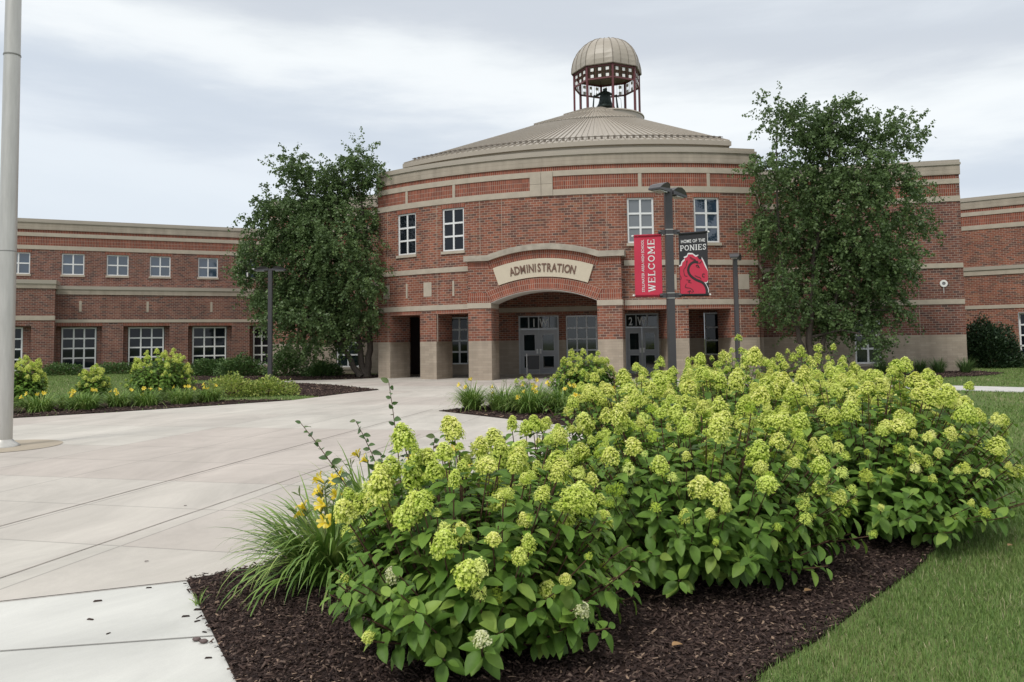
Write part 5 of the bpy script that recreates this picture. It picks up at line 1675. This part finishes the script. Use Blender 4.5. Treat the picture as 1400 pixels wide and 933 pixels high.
# ---- trees
def tree(name, loc, trunks, lobes, n_strand, label, seed, leaf=.118):
    g = np.random.default_rng(seed)
    t = empty(name, (loc[0], loc[1], .0), label, 'tree', 'birch trees beside the entrance building')
    L0 = np.array([loc[0], loc[1], 0.])
    lobes = [(np.array(l[:3]) - L0, l[3]) for l in lobes]
    br = MB(); tpts = []
    for pts, r0 in trunks:
        pts = [Vector(p) for p in pts]
        fine = []
        for i in range(len(pts) - 1):
            for q in range(5):
                fine.append(pts[i].lerp(pts[i + 1], q / 5) + Vector(g.normal(0, .03, 3)))
        fine.append(pts[-1])
        rad = [r0 * (1 - .88 * (i / (len(fine) - 1)) ** .9) for i in range(len(fine))]
        rad[0] *= 1.35
        mb = MB(); mb.tube(fine, rad, 9); mb.build('trunk', M_BARK, t, True)
        tpts += [(p, r) for p, r in zip(fine, rad) if p.z > .15 * fine[-1].z]
    B_, D_, Up__, S_ = [], [], [], []
    tot = sum(r ** 2.3 for _, r in lobes)
    for c, r in lobes:
        # limb from the closest lower trunk point to the lobe
        cand = [(p, rr) for p, rr in tpts if p.z < c[2] - r * .3] or tpts[:3]
        p0, r0 = min(cand, key=lambda q: (Vector(c) - q[0]).length)
        cv = Vector(c)
        mid = p0.lerp(cv, .5) + Vector((0, 0, .25 * (cv - p0).length * .5))
        rb_ = min(r0 * .7, .06)
        br.tube([p0, mid, cv], [rb_, rb_ * .7, rb_ * .35], 6)
        nb = max(4, int(6 * r + 4))
        ends = []
        for k in range(nb):
            dv = g.normal(0, 1, 3); dv /= np.linalg.norm(dv); dv[2] = dv[2] * .8 + .1
            e = Vector(c + dv * r * g.uniform(.65, 1.0)); ends.append(e)
            m_ = cv.lerp(e, .5) + Vector((0, 0, .1 * r))
            br.tube([cv, m_, e], [rb_ * .35, rb_ * .22, .006], 4, cap=False)
        ns = int(n_strand * r ** 2.3 / tot)
        for k in range(ns):
            if g.random() < .45:
                e = np.array(ends[g.integers(nb)]) ; w0 = g.random() ** .6; st0 = c + (e - c) * w0 + g.normal(0, .10 * r + .05, 3)
            else:
                dv = g.normal(0, 1, 3); dv /= np.linalg.norm(dv); st0 = c + dv * r * (.35 + .75 * g.random() ** .7)
            out = st0 - c; out[2] *= .3; no = np.linalg.norm(out) + 1e-6; out /= no
            ln = g.uniform(.25, .75); nl = int(12 + ln * 22)
            s = np.linspace(0, 1, nl)[:, None]
            up_ = .9 if c[2] > 7.5 and g.random() < .55 else 0.
            P = st0 + out * (s * ln * g.uniform(.3, 1.1)) + np.array([0, 0, -1.]) * (s ** 1.4 * ln * (g.uniform(.3, 1.1) - up_)) + g.normal(0, .042, (nl, 3))
            B_.append(P)
            az = g.random(nl) * 2 * PI
            D_.append(np.stack([np.cos(az), np.sin(az), g.normal(-.7, .5, nl)], 1))
    B_ = np.concatenate(B_); D_ = np.concatenate(D_); n = len(B_)
    keep = B_[:, 2] > .5
    B_, D_ = B_[keep], D_[keep]; n = len(B_)
    clump = np.repeat(g.random(n // 30 + 1), 30)[:n]
    inst_mesh('crown', *LEAF_S, basis(D_, g.normal(0, .7, (n, 3)) + [0, 0, .6], leaf * g.uniform(.7, 1.25, n)), B_, np.clip(.72 * clump + .28 * g.random(n), 0, 1), M_TREE, t)
    br.build('branches', M_BARK, t, True)
    return t
RTL = [(10.21, 28.69, 9.93, 0.82), (11.43, 29.4, 9.26, 1.26), (12.43, 29.0, 10.28, 0.72), (12.77, 29.54, 9.43, 1.18), (14.21, 29.59, 9.28, 1.13), (14.68, 28.28, 9.06, 0.75), (9.68, 28.16, 7.72, 0.89), (11.91, 30.09, 7.39, 1.72), (13.17, 28.74, 7.1, 1.64), (14.4, 28.68, 7.35, 0.95), (16.2, 30.01, 7.37, 0.42), (10.12, 29.23, 5.83, 1.0), (12.12, 30.09, 5.06, 1.78), (13.74, 29.24, 4.94, 1.67), (15.32, 29.63, 6.1, 0.85), (9.8, 28.48, 3.67, 0.76), (11.57, 29.62, 2.88, 1.35), (13.81, 30.16, 3.17, 1.44), (14.74, 29.35, 4.09, 0.84), (14.73, 29.65, 2.56, 0.56), (12.56, 29.7, 2.02, 0.85), (13.55, 28.67, 1.53, 0.55), (10.03, 29.67, 2.76, 0.51)]
LTL = [(-9.93, 34.41, 9.61, 0.85), (-10.47, 33.73, 7.6, 0.9), (-11.44, 33.52, 7.09, 0.42), (-9.03, 35.06, 8.32, 1.5), (-6.82, 34.14, 9.84, 0.85), (-6.24, 34.52, 9.01, 0.79), (-7.69, 35.09, 8.98, 1.1), (-9.94, 34.7, 6.58, 1.65), (-11.69, 35.19, 6.0, 0.87), (-7.93, 33.95, 6.12, 1.94), (-6.48, 34.9, 7.24, 0.86), (-11.73, 34.12, 4.82, 0.71), (-10.59, 35.22, 4.29, 1.51), (-8.7, 35.09, 3.92, 1.84), (-6.5, 33.26, 4.42, 1.05), (-10.24, 33.35, 2.88, 0.83), (-8.96, 33.54, 2.39, 1.15), (-7.74, 35.29, 2.74, 1.41), (-6.44, 34.11, 2.85, 0.65), (-9.02, 34.38, 1.33, 0.52), (-10.74, 33.91, 3.62, 0.65)]
tree('birch_tree', (11.4, 29.6), [([(0, 0, 0), (.05, 0, 1.6), (.3, 0, 4.5), (.9, -.2, 8), (1.2, -.3, 10.4)], .16), ([(.1, .1, 0), (-.35, 0, 1.5), (-.9, 0, 4), (-1.2, -.3, 7.5), (-1.2, -.7, 9.8)], .12), ([(.15, -.1, 0), (.7, 0, 2), (1.8, 0, 5), (2.9, -.3, 9)], .12)],
     RTL, 3300, 'dark green birch with drooping foliage right of the curved building', 5)
tree('birch_tree', (-6.75, 35.4), [([(0, 0, .0), (.15, 0, 1.2), (.25, 0, 3.5), (0, -.5, 7), (-.2, -1, 9.8)], .19), ([(-.1, .1, 0), (-.3, 0, 1.6), (-1.0, 0, 4.5), (-2.2, -.5, 8), (-2.9, -.9, 9.6)], .17), ([(-.2, -.1, 0), (-1.0, -.1, 1.3), (-2.0, -.4, 3), (-3.0, -.8, 6), (-3.6, -1, 8)], .15)],
     LTL, 4100, 'wide dark green birch with three leaning trunks left of the curved building', 6)

# ================================================================== MULCH CHIPS, GRASS, LITTER
M_CHIP = mat('bark_chip', rough=.85, spec=.2, rnd=[(0, (.020, .013, .012)), (.45, (.042, .027, .023)), (.8, (.078, .050, .041)), (.94, (.14, .10, .08)), (1, (.30, .21, .15))])
CHIP = ([(-.5, -.16, -.06), (.5, -.1, -.05), (.45, .14, -.06), (-.42, .18, -.04), (-.4, -.12, .07), (.4, -.08, .05), (.36, .1, .06), (-.36, .12, .08)], [(4, 5, 6, 7), (0, 1, 5, 4), (1, 2, 6, 5), (2, 3, 7, 6), (3, 0, 4, 7)])
def chips(name, P, size, seed, z=.03, m=M_CHIP):
    g = np.random.default_rng(seed); n = len(P)
    az = g.random(n) * 2 * PI
    fw = np.stack([-np.sin(az), np.cos(az), g.normal(0, .28, n)], 1)
    up = np.stack([g.normal(0, .35, n), g.normal(0, .35, n), np.ones(n)], 1)
    M = basis(fw, up, size * g.uniform(.45, 1.5, n)); M[:, :, 1] *= g.uniform(.7, 1.3, n)[:, None]; M[:, :, 0] *= g.uniform(.6, 1.5, n)[:, None]
    T = np.column_stack([P, z + g.random(n) * .016])
    o = inst_mesh(name, *CHIP, M, T, g.random(n) ** 1.1, m)
    o['kind'] = 'stuff'
    return o
g = np.random.default_rng(12)
P = np.column_stack([g.uniform(-2.4, 4.6, 170000), 2.5 + 6.0 * g.random(170000) ** 1.3])
P = P[inpoly(P, bed1)]
mound_ = .02
P = P + g.normal(0, .018, P.shape)
chips('mulch_chips', P[:95000], .025, 1)
P = np.column_stack([g.uniform(-3, 9, 30000), g.uniform(8, 26, 30000)]); P = P[inpoly(P, bed1)]
Q = []
for bed, bb in ((bedL, (-20, -6, 13, 23)), (bedL2, (-14, -4, 23, 32)), (bedT, (-17, -5, 33, 43)), (bedR, (10, 20.2, 28, 35))):
    q = np.column_stack([g.uniform(bb[0], bb[1], 14000), g.uniform(bb[2], bb[3], 14000)]); Q.append(q[inpoly(q, bed)])
chips('mulch_chips', np.concatenate([P] + Q), .07, 2)
# paved and mulched areas that the grass leaves out
nongrass = [plaza, side, path, bed1, bedL, bedL2, bedT, bedR]
def grass(name, bb, n, hgt, wd, seed, pw=1.0, near=None, lim=None):
    g = np.random.default_rng(seed)
    P = np.column_stack([g.uniform(bb[0], bb[1], n), bb[2] + (bb[3] - bb[2]) * g.random(n) ** pw])
    # stay in the view wedge plus a margin
    a = P[:, 0] / np.maximum(P[:, 1], .5)
    P = P[(a < .80) & (a > -.80)]
    jit = g.normal(0, .05, P.shape)
    ok = np.ones(len(P), bool)
    for pg in nongrass:
        ok &= ~inpoly(P + jit, pg)
    P = P[ok]; n = len(P)
    patch = .5 + .5 * np.sin(P[:, 0] * 2.1 + 1.3 * np.sin(P[:, 1] * 1.7)) * np.cos(P[:, 1] * 1.3 + np.sin(P[:, 0] * 2.9))
    dry = np.sin(P[:, 0] * 5.3 + 2 * np.sin(P[:, 1] * 3.1)) * np.sin(P[:, 1] * 4.7 + 1.7 * np.cos(P[:, 0] * 2.2))
    r = np.clip(g.random(n) * .66 + patch * .24 + (g.random(n) < .06 + .22 * np.clip(dry - .35, 0, 1)) * .42, 0, 1)
    o = ribbons(name, np.column_stack([P, np.zeros(n)]), g.random(n) * 2 * PI, hgt * g.uniform(.5, 1.4, n) * (.8 + .4 * patch), np.abs(g.normal(.4, .4, n)), g.uniform(.2, 1.8, n), wd * g.uniform(.6, 1.3, n), 2, M_GRASS, r)
    o['kind'] = 'stuff'
    return o
grass('grass', (.4, 6.0, 2.4, 8.0), 240000, .044, .0042, 1, 1.25)
grass('grass', (3.2, 14, 6.6, 17), 130000, .06, .008, 2, 1.3)
grass('grass', (7, 30, 14, 38), 110000, .06, .016, 3)
grass('grass', (-30, -4, 13, 46), 150000, .06, .018, 4)

def single_chip(loc, L_, rz, label, m=M_CHIP, r=.4, name='bark_chip', cat='bark chip', grp='loose chips on the pavement', h=.5):
    L_ = L_ * .62
    M = np.array([[[math.cos(rz), -math.sin(rz), 0], [math.sin(rz), math.cos(rz), 0], [0, 0, 1]]]) * L_
    M[:, :, 2] *= h * 2
    o = inst_mesh(name, *CHIP, M, np.array([[0, 0, .06 * L_]]), [r], m)
    o.location = (*loc, .018)
    tag(o, label, cat, grp)
    return o
g = np.random.default_rng(5)
CH = [((-2.60, 4.87), .085, .3, 'long dark bark chip on the left part of the sidewalk'), ((-2.47, 4.55), .07, -.3, 'curled bark chip in the middle of the sidewalk'), ((-2.25, 4.33), .045, 1.1, 'chunky dark chip right of the curled one'),
      ((-1.93, 4.58), .075, .2, 'bark chip overhanging the mulch edge near the corner'), ((-1.90, 4.69), .09, .0, 'longest bark chip lying across the mulch edge'), ((-1.83, 4.50), .06, .8, 'dark bark chip below the longest one at the mulch edge'),
      ((-1.56, 3.98), .06, .1, 'small bark chip near the bottom of the sidewalk'), ((-2.4, 5.12), .06, .1, 'bark chip lying on the dark pavement joint'), ((-1.72, 4.33), .05, -.4, 'thin bark chip beside the two pebbles'),
      ((-2.71, 5.74), .05, .2, 'lone bark chip on the plaza left of the daylilies'), ((-3.25, 7.68), .05, .1, 'far bark chip on the plaza joint')]
for (p, L_, rz, lab) in CH: single_chip(p, L_, rz, lab, r=g.random() * .6)
def pebble(loc, s, label, seed):
    g = np.random.default_rng(seed); mb = MB()
    prof = [(0, -.5), (.5, -.35), (.72, 0), (.55, .38), (.2, .5), (0, .52)]
    mb.lathe([(a * (1 + g.normal(0, .05)), b) for a, b in prof], 9)
    mb.v = [(x * s * (1 + .15 * math.sin(5 * y + seed)), y * s * .8, z * s * .6 + s * .3) for x, y, z in mb.v]
    o = mb.build('pebble', mat('pebble_stone', (.12, .085, .08), .6, var=.3, vscale=30), None, True); o.location = (*loc, .017)
    tag(o, label, 'pebble', 'pebbles on the sidewalk')
pebble((-1.715, 4.21), .032, 'dark round pebble, left of the pair beside the mulch', 1)
pebble((-1.665, 4.18), .034, 'reddish brown pebble, right of the pair beside the mulch', 2)
M_DEAD = mat('fallen_leaf', rough=.8, rnd=[(0, (.28, .17, .08)), (1, (.38, .22, .10))])
for (x, y, lab) in ((3.59, 5.69, 'tan fallen leaf lying on the lawn at the right edge'), (.78, 3.95, 'curled tan leaf on the mulch below the nearest shrubs'), (1.75, 4.75, 'orange brown leaf on the mulch near the lawn edge')):
    o = inst_mesh('fallen_leaf', LEAF[0], LEAF[1], basis(np.array([[.8, .4, .1]]), np.array([[.1, 0, 1.]]), [.07]), np.array([[0, 0, .03]]), [.5], M_DEAD)
    o.location = (x, y, .03); tag(o, lab, 'fallen leaf', 'fallen leaves')
